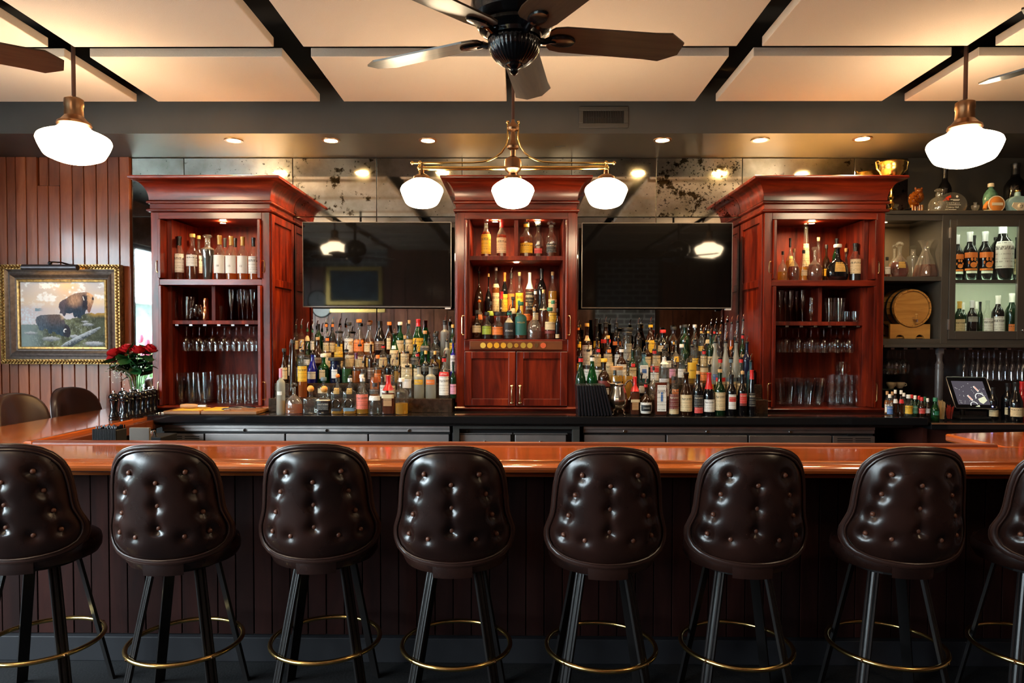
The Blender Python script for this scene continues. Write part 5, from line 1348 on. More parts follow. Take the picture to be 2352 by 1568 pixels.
def paintcol(x0, y0):
    w1, w2 = fbm(x0 / 26, y0 / 26, 31) - .5, fbm(x0 / 26, y0 / 26, 47) - .5
    x, y = x0 + 26 * w1, y0 + 20 * w2
    n = fbm(x / 95, y / 80, 3); n2 = fbm(x / 24, y / 15, 9); n3 = fbm(x / 11, y / 30, 13)
    col = mixc((.47, .46, .48), (.60, .50, .41), sst(250, 620, y))
    col = mixc(col, (.70, .47, .27), .85 * math.exp(-((x - 1010) / 170) ** 2) * (1 - sst(300, 640, y)))
    col = mixc(col, (.72, .55, .34), .7 * math.exp(-((x - 1480) / 110) ** 2 - ((y - 560) / 110) ** 2))
    col = mixc(col, (.74, .76, .78), sst(.50, .72, n) * (1 if y < 560 else .4))
    col = mixc(col, (.40, .39, .48), sst(560, 720, y) * .75 * (1 - .5 * math.exp(-((x - 800) / 200) ** 2)))
    if x < 640: col = mixc(col, (.52, .60, .68), sst(.35, .7, n2) * sst(640, 380, x) * sst(620, 720, y))
    if 500 < x < 640 and 668 < y < 715: col = mixc(col, (.16, .24, .32), sst(640, 540, x))
    yg = 905 - 75 * math.exp(-((x - 900) / 250) ** 2) - 160 * sst(980, 1330, x) + (22 if x < 560 else 0) + 30 * (fbm(x / 30, 3, 5) - .5)
    g = mixc((.050, .056, .034), (.125, .140, .080), sst(.3, .7, n)); g = mixc(g, (.26, .30, .26), sst(.55, .85, n3) * .75)
    g = mixc(g, (.20, .28, .31), .75 * sst(760, 330, x)); g = mixc(g, (.030, .034, .022), .7 * sst(1150, 1500, x))
    if x > 1280: g = mixc(g, (.36, .22, .05), .85 * sst(1280, 1400, x) * sst(80, 10, y - yg))
    for rx, ry, ra, rb in ROCKS:
        q = sqrt(((x - rx) / ra) ** 2 + ((y - ry) / rb) ** 2)
        if q < 1.15: g = mixc(g, mixc((.40, .42, .46), (.13, .15, .18), sst(-.6, .8, (y - ry) / rb + (n2 - .5))), .85 * sst(1.15, .7, q + (n3 - .5) * .8))
    col = mixc(col, g, sst(yg - 6, yg + 8, y))
    if y0 > 760:
        q = sqrt(((x - 1020) / 75) ** 2 + ((y - 800) / 40) ** 2); col = mixc(col, (.50, .50, .56), .8 * sst(1.05, .6, q))
    xl, yl = x0 + 6 * w1, y0 + 6 * w2
    if inside((xl, yl), LOG):
        d_ = (yl - (1215 - (xl - 960) * .49)) / 70; col = mixc((.36, .40, .44), (.035, .045, .055), sst(-.3, 1.1, d_ + (n2 - .5) * 1.3))
    if inside((xl, yl), B1):
        c = mixc((.17, .105, .085), (.020, .034, .058), sst(450, 730, y)); c = mixc(c, (.40, .235, .15), .9 * sst(150, 20, sqrt((x - 1110) ** 2 + (y - 540) ** 2)))
        c = mixc(c, (.09, .075, .10), .7 * sst(1010, 930, x)); c = mixc(c, (.30, .20, .16), .6 * sst(480, 425, y))
        c = mixc(c, mixc((.60, .35, .19), (.22, .11, .08), sst(470, 680, y)), sst(1296, 1316, x))
        c = mixc(c, (.018, .018, .030), .92 * sst(48, 30, abs(x - 1275)) * sst(455, 485, y) * sst(700, 640, y))
        c = mixc(c, (.62, .58, .55), sst(9, 4, abs(x0 - 1243 - (y0 - 480) * .28)) * sst(478, 486, y0) * sst(548, 540, y0)); c = mixc(c, (.03, .02, .03), sst(20, 10, abs(x0 - 1398)) * sst(30, 16, abs(y0 - 518)))
        col = tuple(k * (.45 + 1.05 * n3) for k in c)
    if inside((xl, yl), B2):
        c = mixc((.105, .075, .070), (.026, .048, .075), sst(770, 1040, y)); c = mixc(c, (.075, .115, .165), .6 * sst(760, 600, x)); c = mixc(c, (.62, .43, .29), sst(865, 945, x) * sst(870, 790, y))
        c = mixc(c, (.022, .018, .026), .9 * sst(900, 975, x) * sst(915, 970, y))
        c = mixc(c, (.70, .72, .74), sst(9, 5, abs(sqrt((x0 - 968) ** 2 + (y0 - 1025) ** 2) - 29)) * sst(985, 970, x0) * sst(1050, 1042, y0))
        col = tuple(k * (.45 + 1.05 * n3) for k in c)
    return tuple(1.35 * k for k in col)
YPIC = 5.475; pc = P(144, 722, YPIC); s2 = YPIC / FPX
t = thing('framed_painting', 'gilt framed oil painting of two bison on the board wall', 'painting', (pc.x, YPIC - .014, pc.z), (R(.4), 0, R(0)))
W2, H2 = 138 * s2, 114 * s2
def frame_ring(w0, h0, w1, h1, y0, y1, m=None):
    m = m or M(); b = len(m.v)
    for w_, h, y in ((w0, h0, y0), (w1, h1, y1)):
        m.v += [(-w_, y, -h), (w_, y, -h), (w_, y, h), (-w_, y, h)]
    for k in range(4): m.f.append((b + k, b + (k + 1) % 4, b + 4 + (k + 1) % 4, b + 4 + k))
    return m
px_ = s2
DKB = mat('frame_bronze', (.20, .17, .16), .34, .75, noise=.25, nscale=40)
m = frame_ring(W2, H2, W2, H2, .04, -.02); frame_ring(W2, H2, W2 - 11 * px_, H2 - 11 * px_, -.020, -.020, m)
GILT = mat('gilt_ornament', (.27, .15, .042), .36, .7, noise=.6, nscale=45)
for k in range(74):
    u = -W2 + .008 + (2 * W2 - .016) * k / 73
    for s in (-1, 1): m.ball((u, -.021, s * (H2 - (4.2 + 2.6 * (k % 2)) * px_)), .0072, .010, .013, 6, 4)
for k in range(62):
    u = -H2 + .008 + (2 * H2 - .016) * k / 61
    for s in (-1, 1): m.ball((s * (W2 - (4.2 + 2.6 * (k % 2)) * px_), -.021, u), .013, .010, .0072, 6, 4)
build('gilt_edge', m, GILT, t, 60)
m = M(); prev = (W2 - 11 * px_, H2 - 11 * px_, -.020)
for k, (o, y) in enumerate(((13, -.010), (16, .000), (20, -.006), (23, -.016), (25, -.012), (30, .006), (33, .010))):
    cur = (W2 - o * px_, H2 - o * px_, y); frame_ring(prev[0], prev[1], cur[0], cur[1], prev[2], cur[2], m); prev = cur
build('bronze_moulding', m, DKB, t)
m = M()
for o, y in ((35, .002), (39, .004), (40, .018)):
    cur = (W2 - o * px_, H2 - o * px_, y); frame_ring(prev[0], prev[1], cur[0], cur[1], prev[2], cur[2], m); prev = cur
build('inner_fillet', m, GILT, t)
nx, nz = 340, 264; wc, hc = W2 - 39 * px_, H2 - 39 * px_
vs = []; cols_ = []
for j in range(nz + 1):
    for i in range(nx + 1):
        u, v = i / nx, j / nz; vs.append((-wc + 2 * wc * u, .017, hc - 2 * hc * v)); cols_.append(paintcol(270 + 1320 * u, 255 + 1022 * v))
fs = [(j * (nx + 1) + i, (j + 1) * (nx + 1) + i, (j + 1) * (nx + 1) + i + 1, j * (nx + 1) + i + 1) for j in range(nz) for i in range(nx)]
me = bpy.data.meshes.new('canvas'); me.from_pydata(vs, [], fs); ca = me.color_attributes.new('paint', 'FLOAT_COLOR', 'POINT')
ca.data.foreach_set('color', [c for q in cols_ for c in (*q, 1)])
cm = bpy.data.materials.new('oil_paint'); n_, l_ = nodes_of(cm); at = n_.new('ShaderNodeAttribute'); at.attribute_name = 'paint'; l_.new(at.outputs['Color'], n_['Principled BSDF'].inputs['Base Color']); n_['Principled BSDF'].inputs['Roughness'].default_value = .6; n_['Principled BSDF'].inputs['Specular IOR Level'].default_value = .15
me.materials.append(cm); ob('canvas', me, t)
build('backing', M().box(-W2 + .03, W2 - .03, .02, .045, -H2 + .03, H2 - .03), BLACKM, t)
YP2 = 5.36; a = P(52, 614, YP2); b = P(178, 614, YP2)
t = thing('picture_lamp', 'dark tubular picture lamp above the bison painting', 'lamp', ((a.x + b.x) / 2, YP2, a.z)); hw = (b.x - a.x) / 2
build('shade', M().tube([(-hw, 0, 0), (hw, 0, 0)], .024, 16), mat('lamp_pewter', (.10, .09, .10), .38, .7), t, 60)
build('bulb_strip', M().box(-hw * .8, hw * .9, .014, .022, -.018, -.010), mat('picture_bulb', (.9, .9, .9), .4, emit=(1, .62, .25), es=14), t)
build('arm', M().tube([(0, 0, .02), (0, .02, .045), (.02, .10, .05), (.06, .17, .035)], .006, 8).ball((0, .0, .035), .015), DARKM, t, True)

# ------------------------------------------------------------------ on the bar return: mills, vase, roses, straw caddy
MILLB = mat('mill_black', (.003, .004, .006), .12, spec=.5)
mm = M().lathe([(0, 0), (.031, 0), (.032, .004), (.032, .014), (.028, .018), (.031, .022), (.031, .030), (.027, .036), (.0225, .060), (.021, .085), (.023, .110), (.027, .128), (.029, .134), (.026, .140), (.024, .143), (0, .143)], 22).mesh('body', MILLB, 40)
hm = M().lathe([(.024, .1435), (.030, .147), (.032, .155), (.031, .165), (.024, .176), (.013, .182), (0, .183)], 22).mesh('head', MILLB, 60)
km = M().lathe([(0, .182), (.006, .182), (.0045, .187), (.009, .192), (.008, .199), (0, .201)], 12).mesh('finial', CHROME, True)
for k, (px, py) in enumerate(((262, 968), (287, 970), (283, 958), (301, 963), (318, 962), (308, 954), (331, 958), (343, 955), (353, 952.5))):
    p = PZ(px, py - 3, ZB)
    t = thing('pepper_mill', 'glossy black pepper mill, %s from painting end, on the bar return' % NTH[k], 'pepper mill', (p.x, p.y, ZB + .0006), (0, 0, k), 'black pepper mills')
    ob('body', mm, t); ob('head', hm, t); ob('finial', km, t)
vp = P(318, 880, 5.08)
t = thing('flower_vase', 'clear flared glass vase of red roses behind the pepper mills', 'vase', (vp.x - .01, 5.08, ZB + .0006))
build('vessel', M().lathe([(0, 0), (.05, 0), (.052, .004), (.050, .05), (.044, .12), (.046, .18), (.058, .24), (.078, .285), (.076, .285), (.056, .24), (.044, .18), (.042, .12), (.047, .05), (.048, .01), (0, .01)], 24), GLS, t, 50)
ROSE = mat('rose_red', (.48, .006, .010), .5); LEAF = mat('rose_leaf', (.012, .07, .016), .35, noise=.3, nscale=20); STEM = mat('rose_stem', (.05, .16, .03), .5)
def rose_mesh():
    m = M(); random.seed(3)
    for ringk, (n, r0, r1, z0, z1) in enumerate(((3, .003, .009, .010, .038), (4, .007, .015, .006, .037), (5, .009, .021, .003, .034), (6, .011, .026, .000, .029), (6, .012, .032, -.002, .021))):
        for k in range(n):
            a0 = 2 * pi * k / n + ringk * .7; wd = 2 * pi / n * 1.25; b = len(m.v)
            for i in range(4):
                f = i / 3
                for j in range(5):
                    g = (j - 2) / 2; a_ = a0 + g * wd * .5 * (1 - .15 * f); r_ = r0 + (r1 - r0) * sin(f * pi / 2) ** .7 + .003 * f ** 4 + .0015 * g + .0008 * random.uniform(-1, 1)
                    m.v.append((r_ * cos(a_), r_ * sin(a_), z0 + (z1 - z0) * f - .006 * g * g * f + random.uniform(-.001, .001)))
            for i in range(3):
                for j in range(4): q = b + i * 5 + j; m.f.append((q, q + 1, q + 6, q + 5))
    m.ball((0, 0, .012), .012, .012, .016, 8, 6)
    return m.mesh('bloom', ROSE, True)
BLOOM = rose_mesh()
def leaf_mesh():
    m = M(); 
    for i in range(6):
        f = i / 5; w_ = .022 * sin(pi * min(1, f * .94 + .04)) ** .8
        m.v += [(-w_, f * .075, .004), (0, f * .078, -.004 + .012 * f * f), (w_, f * .075, .004)]
    for i in range(5):
        for q in (0, 1): b = 3 * i + q; m.f.append((b, b + 1, b + 4, b + 3))
    return m.mesh('leaf', LEAF, True)
LEAFM = leaf_mesh()
vx = vp.x - .01
for k, (px, py, Y) in enumerate(((264, 812, 5.02), (283, 808, 5.08), (293, 803, 5.0), (262, 826, 5.08), (316, 806, 5.0), (334, 808, 5.1), (347, 803, 5.04))):
    p = P(px, py + 4, Y)
    t = thing('red_rose', 'red rose in the glass vase, %s from painting end' % NTH[(1, 2, 3, 0, 4, 5, 6)[k]], 'rose', (p.x, p.y, p.z), (0, 0, k * 1.3), 'red roses in the vase')
    tilt = Vector((p.x - vx, p.y - 5.08, .5)).normalized(); q = Vector((0, 0, 1)).rotation_difference(tilt)
    t.rotation_euler = (q.to_matrix() @ Matrix.Rotation(k * 1.3, 3, 'Z')).to_euler()
    bl = ob('bloom', BLOOM, t, scale=(1.5, 1.5, 1.45))
    inv = (Matrix.Translation(t.location) @ t.rotation_euler.to_matrix().to_4x4()).inverted()
    s_end = inv @ Vector((vx + (p.x - vx) * .10, 5.08 + (p.y - 5.08) * .1, ZB + .03)); s_mid = inv @ Vector((vx + (p.x - vx) * .32, 5.08 + (p.y - 5.08) * .3, ZB + .26))
    build('stem', M().tube([(0, 0, .006), tuple(Vector((0, 0, -.03)) * .5 + s_mid * .5 * .3), tuple(s_mid), tuple(s_end)], .0032, 6), STEM, t, True)
    for j in range(9):
        f = .08 + .105 * j; base = s_mid * f + Vector((0, 0, 0)) * (1 - f)
        ob('leaf', LEAFM, t, base, (random.uniform(-.5, .9), random.uniform(-.4, .4), j * 2.4 + k), (1.6, 1.5, 1.3))
m = M(); random.seed(11)
for k in range(46): m.ball((vx - .10 + random.gauss(0, .035), 5.03 + random.gauss(0, .03), ZB + .30 + random.gauss(0, .05)), .005, seg=6, rings=4)
for k in range(14): m.ball((vx + .06 + random.gauss(0, .03), 5.03 + random.gauss(0, .03), ZB + .40 + random.gauss(0, .04)), .005, seg=6, rings=4)
for k in range(9): m.tube([(vx - .03, 5.07, ZB + .25), (vx - .10 + random.gauss(0, .03), 5.03, ZB + .30 + random.gauss(0, .05))], .0012, 4)
tag(build('filler_sprig', m, mat('gypsophila', (.75, .75, .70), .6), None, True), 'sprays of tiny white filler blossom around the roses', 'blossom', kind='stuff')
# straw caddy, bar tools
p = P(252, 992, 3.74); zt = P(252, 977, 3.74).z
t = thing('straw_caddy', 'square black caddy packed with black straws behind the bar', 'caddy', (p.x, 3.74, .90)); hw = 28 / FPX * 3.74
DULL = mat('dull_black', (.005, .005, .006), .6, spec=.2)
build('box', M().box(-hw, hw, -.05, .05, 0, zt - .90 - .02), DULL, t, bevel=.004)
for k in range(15): build('slat', M().box(-hw + .003 + (2 * hw - .012) * k / 14, -hw + .009 + (2 * hw - .012) * k / 14, -.054, -.049, .01, zt - .9 - .012), DULL, t)
m = M()
for k in range(90): x_, y_ = random.uniform(-hw + .006, hw - .006), random.uniform(-.044, .044); m.tube([(x_, y_, .02), (x_ + random.uniform(-.004, .004), y_, zt - .9 + random.uniform(-.012, .004))], .003, 5)
sw = build('straws', m, BLACK, t, True); sw['kind'] = 'stuff'
t = thing('speed_rail', 'steel underbar shelf at the corner of the bar return', 'shelf', (XL + .5, 3.72, 0))
build('shelf', M().box(-.42, .45, -.06, .30, .87, .90), STEEL, t, bevel=.003)
build('splash', M().box(-.22, -.10,   .28, .30, .90, 1.10), mat('dull_steel', (.12, .10, .085), .6, .3, spec=.2), t, bevel=.003)
build('leg', M().tube([(-.38, .25, 0), (-.38, .25, .87)], .015, 8), STEEL, t, True); build('leg', M().tube([(.4, .25, 0), (.4, .25, .87)], .015, 8), STEEL, t, True)
t = thing('bar_gun_box', 'dark equipment box with taps beside the steel fridge', 'equipment', (XL + .25, 4.15, .0))
build('housing', M().box(-.02, .14, 0, .2, 0, 1.02), MATS['dull_black'], t, bevel=.004)
for k in range(2): build('tap', M().tube([(0.02 + .08 * k, .02, 1.02), (.02 + .08 * k, .0, 1.06), (.02 + .08 * k, -.03, 1.06), (.02 + .08 * k, -.04, 1.03)], .007, 8), CHROME, t, True)

# ------------------------------------------------------------------ on the back counter
BOARDW = wood('cutting_board_wood', [(.3, (.16, .06, .018)), (.7, (.34, .15, .045))], (2, 30, 30), .45, .1)
YCB = 4.83
def cb(name, x0, x1, y0, y1, z, h, material, label, cat):
    xa, xb = xat(x0, 4.76, 940), xat(x1, 4.76, 940)
    o = build(name, M().box(-(xb - xa) / 2, (xb - xa) / 2, -(y1 - y0) / 2, (y1 - y0) / 2, 0, h), material, None, bevel=.004, loc=((xa + xb) / 2, (y0 + y1) / 2, ZC + z)); return tag(o, label, cat)
cb('cutting_board', 378, 462, 4.74, 4.98, .001, .022, BOARDW, 'brown wooden cutting board at the end nearest the pepper mills', 'cutting board')
cb('cutting_board', 464, 592, 4.74, 4.98, .001, .022, BOARDW, 'brown wooden cutting board holding steel bar tools', 'cutting board')
cb('cutting_mat', 396, 458, 4.76, 4.94, .0235, .005, mat('mat_yellow', (.72, .40, .03), .5), 'yellow cutting mat lying on the wooden board near the mills', 'cutting mat')
cb('cutting_mat', 466, 514, 4.76, 4.96, .0235, .007, mat('mat_yellow', (.72, .40, .03), .5), 'yellow cutting mat on the board with bar tools', 'cutting mat')
t = thing('bar_brush', 'wooden handled brush lying on the cutting boards', 'brush', (xat(436, 4.86, 930), 4.86, ZC + .0295))
build('handle', M().lathe([(0, -.07), (.012, -.065), (.017, -.03), (.016, .03), (.012, .06), (0, .068)], 14), mat('brush_wood', (.45, .24, .10), .55), t, True, loc=(0, 0, .017), rot=(0, R(90), 0))
build('ferrule', M().lathe([(.010, .06), (.012, .08), (.012, .12), (0, .122)], 12), STEEL, t, True, loc=(0, 0, .017), rot=(0, R(90), 0))
t = thing('steel_tongs', 'steel bar tongs lying on the cutting board', 'tongs', (xat(552, 4.85, 935), 4.85, ZC + .0245))
build('arm', M().tube([(-.10, -.03, .008), (.0, -.02, .016), (.11, 0, .008)], .006, 8), CHROME, t, True); build('arm', M().tube([(-.10, .05, .008), (.0, .03, .022), (.11, 0, .010)], .006, 8), CHROME, t, True)
t = thing('bar_strainer', 'small steel strainer beside the tongs on the cutting board', 'strainer', (xat(520, 4.80, 935), 4.80, ZC + .0245))
build('disc', M().lathe([(0, .012), (.03, .012), (.033, .006), (.03, 0), (0, 0)], 18), CHROME, t, 40); build('handle', M().tube([(.03, 0, .006), (.10, .02, .008)], .005, 6), CHROME, t, True)
m = M(); random.seed(5)
for k in range(26): m.ball((xat(random.uniform(366, 394), 4.78, 940), random.uniform(4.74, 4.80), ZC + .006), random.uniform(.003, .0055), seg=6, rings=4)
tag(build('garnish_scraps', m, WHITE, None, True), 'scattered white garnish scraps at the end of the cutting boards', 'scraps', kind='stuff')
# leaning black menus
MENU = mat('menu_black', (.006, .007, .010), .28, spec=.6)
for k in range(11):
    f = k / 10; xb = xat(1331 + 73 * f, 4.80, 948); xt = xat(1327.5 + 59 * f, 4.80, 880); h = zat(881, 4.80) - ZC
    a_ = atan2(xt - xb, h)
    o = build('menu', M().box(-.0145, 0, -.09, .12, 0, h / cos(a_) - .006), MENU, None, bevel=.002, loc=(xb, 4.81, ZC + .0008 + (.0145 * sin(-a_) if a_ < 0 else 0)), rot=(0, a_, 0))
    tag(o, 'black menu cover standing on edge, %s from painting end of the row' % NTH[k], 'menu', 'black menus by the silver pitcher')
# silver pitcher
Yp = 4.80; p = P(1420, 940, Yp); s3 = Yp / FPX
t = thing('silver_pitcher', 'ornate silver pitcher on three feet beside the black menus', 'pitcher', (p.x, Yp, ZC + .0006))
pr = [(.018, 12), (.028, 13), (.052, 19), (.060, 27), (.062, 35), (.058, 44), (.049, 56), (.044, 63), (.042, 67), (.047, 70)]
pr = [(r_ * 1.0, z_ * s3) for r_, z_ in pr]
m = M(); seg = 48; rows_ = []
for i, (r_, z_) in enumerate(pr):
    rw = []
    for k in range(seg):
        a_ = 2 * pi * k / seg; rr = r_ * (1 + .05 * abs(sin(a_ * 5)) * (1 if 1 < i < 7 else .2)); zz = z_; xx = rr * cos(a_)
        if i >= 7:
            e = max(0, -cos(a_)) ** 3; xx -= e * .028 * (i - 6) / 3; zz += e * .018 * (i - 6) / 3 + .004 * cos(a_ * 6) * (i == 9)
        rw.append(len(m.v)); m.v.append((xx, rr * sin(a_), zz))
    rows_.append(rw)
for u, v in zip(rows_, rows_[1:]):
    for k in range(seg): m.f.append((u[k], u[(k + 1) % seg], v[(k + 1) % seg], v[k]))
m.f.append(tuple(reversed(rows_[0]))); o = build('body', m, SILVER, t, True)
build('rim_ornament', M().tube([m.v[i] for i in rows_[-1]], .004, 6, closed=True), SILVER, t, True)
build('handle', M().tube([(.046, 0, 66 * s3), (.050, 0, 72 * s3), (.066, 0, 78 * s3), (.088, 0, 80 * s3), (.104, 0, 70 * s3), (.108, 0, 58 * s3), (.098, 0, 46 * s3), (.082, 0, 40 * s3), (.074, 0, 34 * s3)], [.005, .006, .007, .007, .006, .0055, .005, .005, .006], 8), SILVER, t, True)
for k in range(3):
    a_ = R(90 + 120 * k); c_, s_ = cos(a_), sin(a_)
    build('foot', M().tube([(.030 * c_, .030 * s_, 14 * s3), (.044 * c_, .044 * s_, 10 * s3), (.040 * c_, .040 * s_, 4 * s3), (.052 * c_, .052 * s_, 1.6 * s3)], [.008, .007, .005, .006], 8), SILVER, t, True)
# ------------------------------------------------------------------ alcove: grey cabinet and what stands in it
YA = 5.12
def ax(px): return xat(px, YA, 650)
def az(py): return zat(py, YA, 2150)
t = thing('alcove_cabinet', 'grey painted cabinet with open cells and a lit glass door', 'cabinet', (ax(2096), YA, 0)); ox = t.location.x
x0, x1, x2, x3 = ax(2031) - ox, ax(2162) - ox, ax(2178) - ox, ax(2352) - ox + .35
DA = YW - .0 - YA
build('top_board', M().box(x0 - .02, x3, -.02, DA, az(492.6), az(484)), GREYP, t, bevel=.004)
build('frame_rail', M().box(x0, x3, .0, .02, az(506), az(493)), GREYP, t, bevel=.002)
build('frame_rail', M().box(x0, x3, .0, .02, az(789), az(778)), GREYP, t, bevel=.002)
build('shelf', M().box(x0, x1, .0, DA, az(645), az(635)), GREYP, t, bevel=.002)
build('bottom_board', M().box(x0 - .01, x3, .0, DA, az(797), az(787)), GREYP, t, bevel=.003)
build('cornice', M().box(x0 - .01, x3, -.03, .0, az(798), az(792)), GREYP, t, bevel=.004)
build('stile', M().box(x1, x2, -.003, .022, az(789), az(493)), GREYP, t, bevel=.002)
build('partition', M().box(x1, x1 + .016, .022, DA, az(787), az(493)), GREYP, t)
build('partition', M().box(x0 - .016, x0, .0, DA, az(787), az(493)), GREYP, t)
build('back_panel', M().box(x0, x1, DA - .012, DA, az(787), az(493)), mat('alcove_back', (.13, .10, .065), .45, noise=.15, nscale=5), t)
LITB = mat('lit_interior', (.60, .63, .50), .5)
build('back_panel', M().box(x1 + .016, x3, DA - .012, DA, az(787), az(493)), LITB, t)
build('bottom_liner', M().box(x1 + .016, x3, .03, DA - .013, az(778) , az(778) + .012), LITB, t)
p0, p1 = ax(2193) - ox, ax(2335) - ox
d = build('glass_door', M().box(x2 + .002, p0, -.012, .012, az(779), az(504)).box(p1, ax(2356) - ox, -.012, .012, az(779), az(504)).box(p0, p1, -.012, .012, az(520), az(504)).box(p0, p1, -.012, .012, az(779), az(760)), GREYP, t, bevel=.003)
build('door_pane', M().box(p0, p1, -.002, .002, az(760), az(520)), PANE, d)
build('knob', M().lathe([(0, .026), (.010, .024), (.012, .016), (.005, .010), (.005, 0)], 14), CHROME, d, True, loc=(ax(2347) - ox, -.012, az(758)), rot=(R(90), 0, 0))
for py in (535, 745): build('hinge', M().box(x2 - .004, x2 + .008, -.016, .0, az(py + 12), az(py - 12)), STEEL, d, bevel=.001)
build('glass_door', M().box(ax(2358) - ox, x3, -.012, .012, az(779), az(504)), GREYP, t, bevel=.003)
zs_ = az(641)
build('glass_shelf', M().box(x1 + .018, x3, .04, DA - .02, zs_ - .008, zs_), glass('shelf_glass', (.75, .86, .78), .02, .15, (.2, .3, .25)), t)
build('shelf_rail', M().box(x1 + .018, x3, .035, .04, zs_ - .026, zs_), GREYP, t)
for k in range(2): build('light_strip', M().box(x1 + .03, x3 - .05, .06, .075, (az(506), zs_ - .010)[k] - .010, (az(506), zs_ - .010)[k]), mat('cabinet_led', (.9, .9, .9), .4, emit=(.92, 1.0, .74), es=14), t)
o = build('puck_light', M().lathe([(0, -.001), (.020, -.001)], 16), mat('puck_lens', (1, 1, 1)), t, loc=(ax(2052) - ox + .01, .16, az(506) + .012))
for px in range(2058, 2352, 30): 
    if abs(px - 2164) > 9: build('rack_slat', M().box(ax(px) - ox - .014, ax(px) - ox + .014, .03, .32, az(797) - .018, az(797) - .006), mat('rack_metal', (1, 1, 1)), t)
build('turned_post', M().box(-.02, .02, -.02, .02, az(812), az(797)).lathe([(0, ZC2 + .0005), (.024, ZC2 + .0005), (.026, ZC2 + .02), (.026, az(915)), (.029, az(905)), (.028, az(850)), (.026, az(847)), (.029, az(844)), (.026, az(841)), (.029, az(838)), (.024, az(834)), (.018, az(828)), (.021, az(816)), (.026, az(813)), (.026, az(811))], 20), mat('post_paint', (.075, .068, .07), .3), t, 40, loc=(ax(2165) - ox, .02, 0))
build('wall_board', M().box(x0 - .016, x3, DA - .03, DA - .018, ZC2 + .01, az(797)), mat('alcove_dark', (.012, .012, .014), .12, spec=.6), t)
build('cup_shelf', M().box(x0, ax(2084) - ox, .12, .30, az(899), az(896)), mat('shelf_glass', (1, 1, 1)), t)
build('glass_shelf', M().box(x0, ax(2084) - ox, .10, .34, az(852), az(849)), mat('shelf_glass', (1, 1, 1)), t)
# ceramic cups
CUP = mat('cup_glaze', (.42, .34, .22), .3)
for k, px in enumerate((2047, 2067)):
    c_ = thing('coffee_cup', 'cream cup on the small dark shelf, %s from painting end' % NTH[k], 'cup', (xat(px, YA + .2, 890), YA + .2, az(896) + .0006), (0, 0, 0), 'cream cups')
    build('bowl', M().lathe([(0, .0), (.018, 0), (.020, .006), (.030, .018), (.036, .035), (.036, .045), (.034, .045), (.034, .034), (.027, .02), (0, .008)], 18), CUP, c_, 50)
    build('handle', M().tube([(.035, 0, .038), (.048, 0, .036), (.050, 0, .022), (.036, 0, .016)], .004, 6), CUP, c_, True)
ZRA = az(797) - .0195
for k, px in enumerate((2040, 2049.5, 2058.5, 2068, 2077)): gls('wine_glass', WINE, xat(px, YA + (.14, .24)[k % 2], 830), YA + (.14, .24)[k % 2], ZRA, '%s wine glass from painting end hanging in the dark alcove' % NTH[k], 'glasses hanging in the alcove')
for k, px in enumerate((2215, 2234, 2246, 2259, 2271, 2283, 2297, 2311, 2325, 2339, 2350)):
    yy = YA + (.10, .22)[k % 2]; gls('champagne_flute', FLUTEH, xat(px, yy, 840), yy, ZRA, '%s champagne flute from painting end hanging above the till' % NTH[k], 'flutes hanging above the till', (R(180), 0, 0))
# decanters in the open cell
GA = 'decanters in the alcove cell'
row('open cell of the alcove cabinet', YA + .12, az(635) + .0008, GA, '''
2037 14 590|liq C da@.4 wh:.2:.6:1 bkc
2066 42 556|orb/f C rd@.5 go:.30:.50:.4 six
2126 54 552|carafe C da@.34 - ___''', 'decanter', name='decanter', jit=0)
row('rear of the open alcove cell', YA + .27, az(635) + .0008, GA, '''
2054 28 562|orb C am@.5 - six
2097 26 563|skin C - - sis''', 'decanter', name='decanter', jit=0)
# barrel on its stand
yb_ = YA + .06; pb = P(2096.5, 707.5, yb_); rb_ = 43 / FPX * yb_
OAK = wood('barrel_oak', [(.3, (.34, .15, .03)), (.7, (.52, .27, .065))], (3, 25, 25), .4, .3)
OAKD = wood('barrel_stave', [(.3, (.18, .07, .02)), (.7, (.30, .13, .035))], (25, 3, 25), .4, .3)
t = thing('wooden_barrel', 'small oak ageing barrel lying on a wooden cradle', 'barrel', (pb.x, yb_, pb.z))
for k in range(20):   # staves
    a0, a1 = 2 * pi * k / 20, 2 * pi * (k + 1) / 20; m = M()
    for i, y_ in enumerate((0, .10, .20, .30)):
        r_ = rb_ * (1.0, 1.10, 1.10, 1.0)[i]
        for a_ in (a0 + .012, a1 - .012): m.v += [(r_ * cos(a_), y_, r_ * sin(a_)), ((r_ - .012) * cos(a_), y_, (r_ - .012) * sin(a_))]
    for i in range(3):
        b = 4 * i; m.f += [(b, b + 2, b + 6, b + 4), (b + 1, b + 5, b + 7, b + 3), (b, b + 4, b + 5, b + 1), (b + 2, b + 3, b + 7, b + 6)]
    m.f += [(0, 1, 3, 2), (12, 14, 15, 13)]
    build('stave', m, OAK, t, True)
build('head', M().lathe([(0, -.012), (rb_ - .014, -.012), (rb_ - .012, -.016)], 40), OAK, t, rot=(R(90), 0, 0))
for y_, q in ((.03, 1.035), (.09, 1.10), (.21, 1.10), (.27, 1.035)): build('hoop', M().lathe([(rb_ * q, -y_ + .012), (rb_ * q + .003, -y_ + .010), (rb_ * q + .003, -y_ - .010), (rb_ * q, -y_ - .012)], 40), BLACKM, t, 60, rot=(R(90), 0, 0))
sp = build('spigot', M().tube([(.015, .014, -.078), (.015, -.03, -.078)], .011, 10).lathe([(0, .03), (.010, .03), (.012, .022), (.006, .015), (.006, 0)], 12, (.015, -.025, -.072)), OAK, t, 40)
build('tap_nose', M().tube([(.015, -.03, -.084), (.015, -.03, -.105)], .007, 8), CHROME, sp, True)
zb0 = az(778) + .0125 - .0125; zst = az(778)
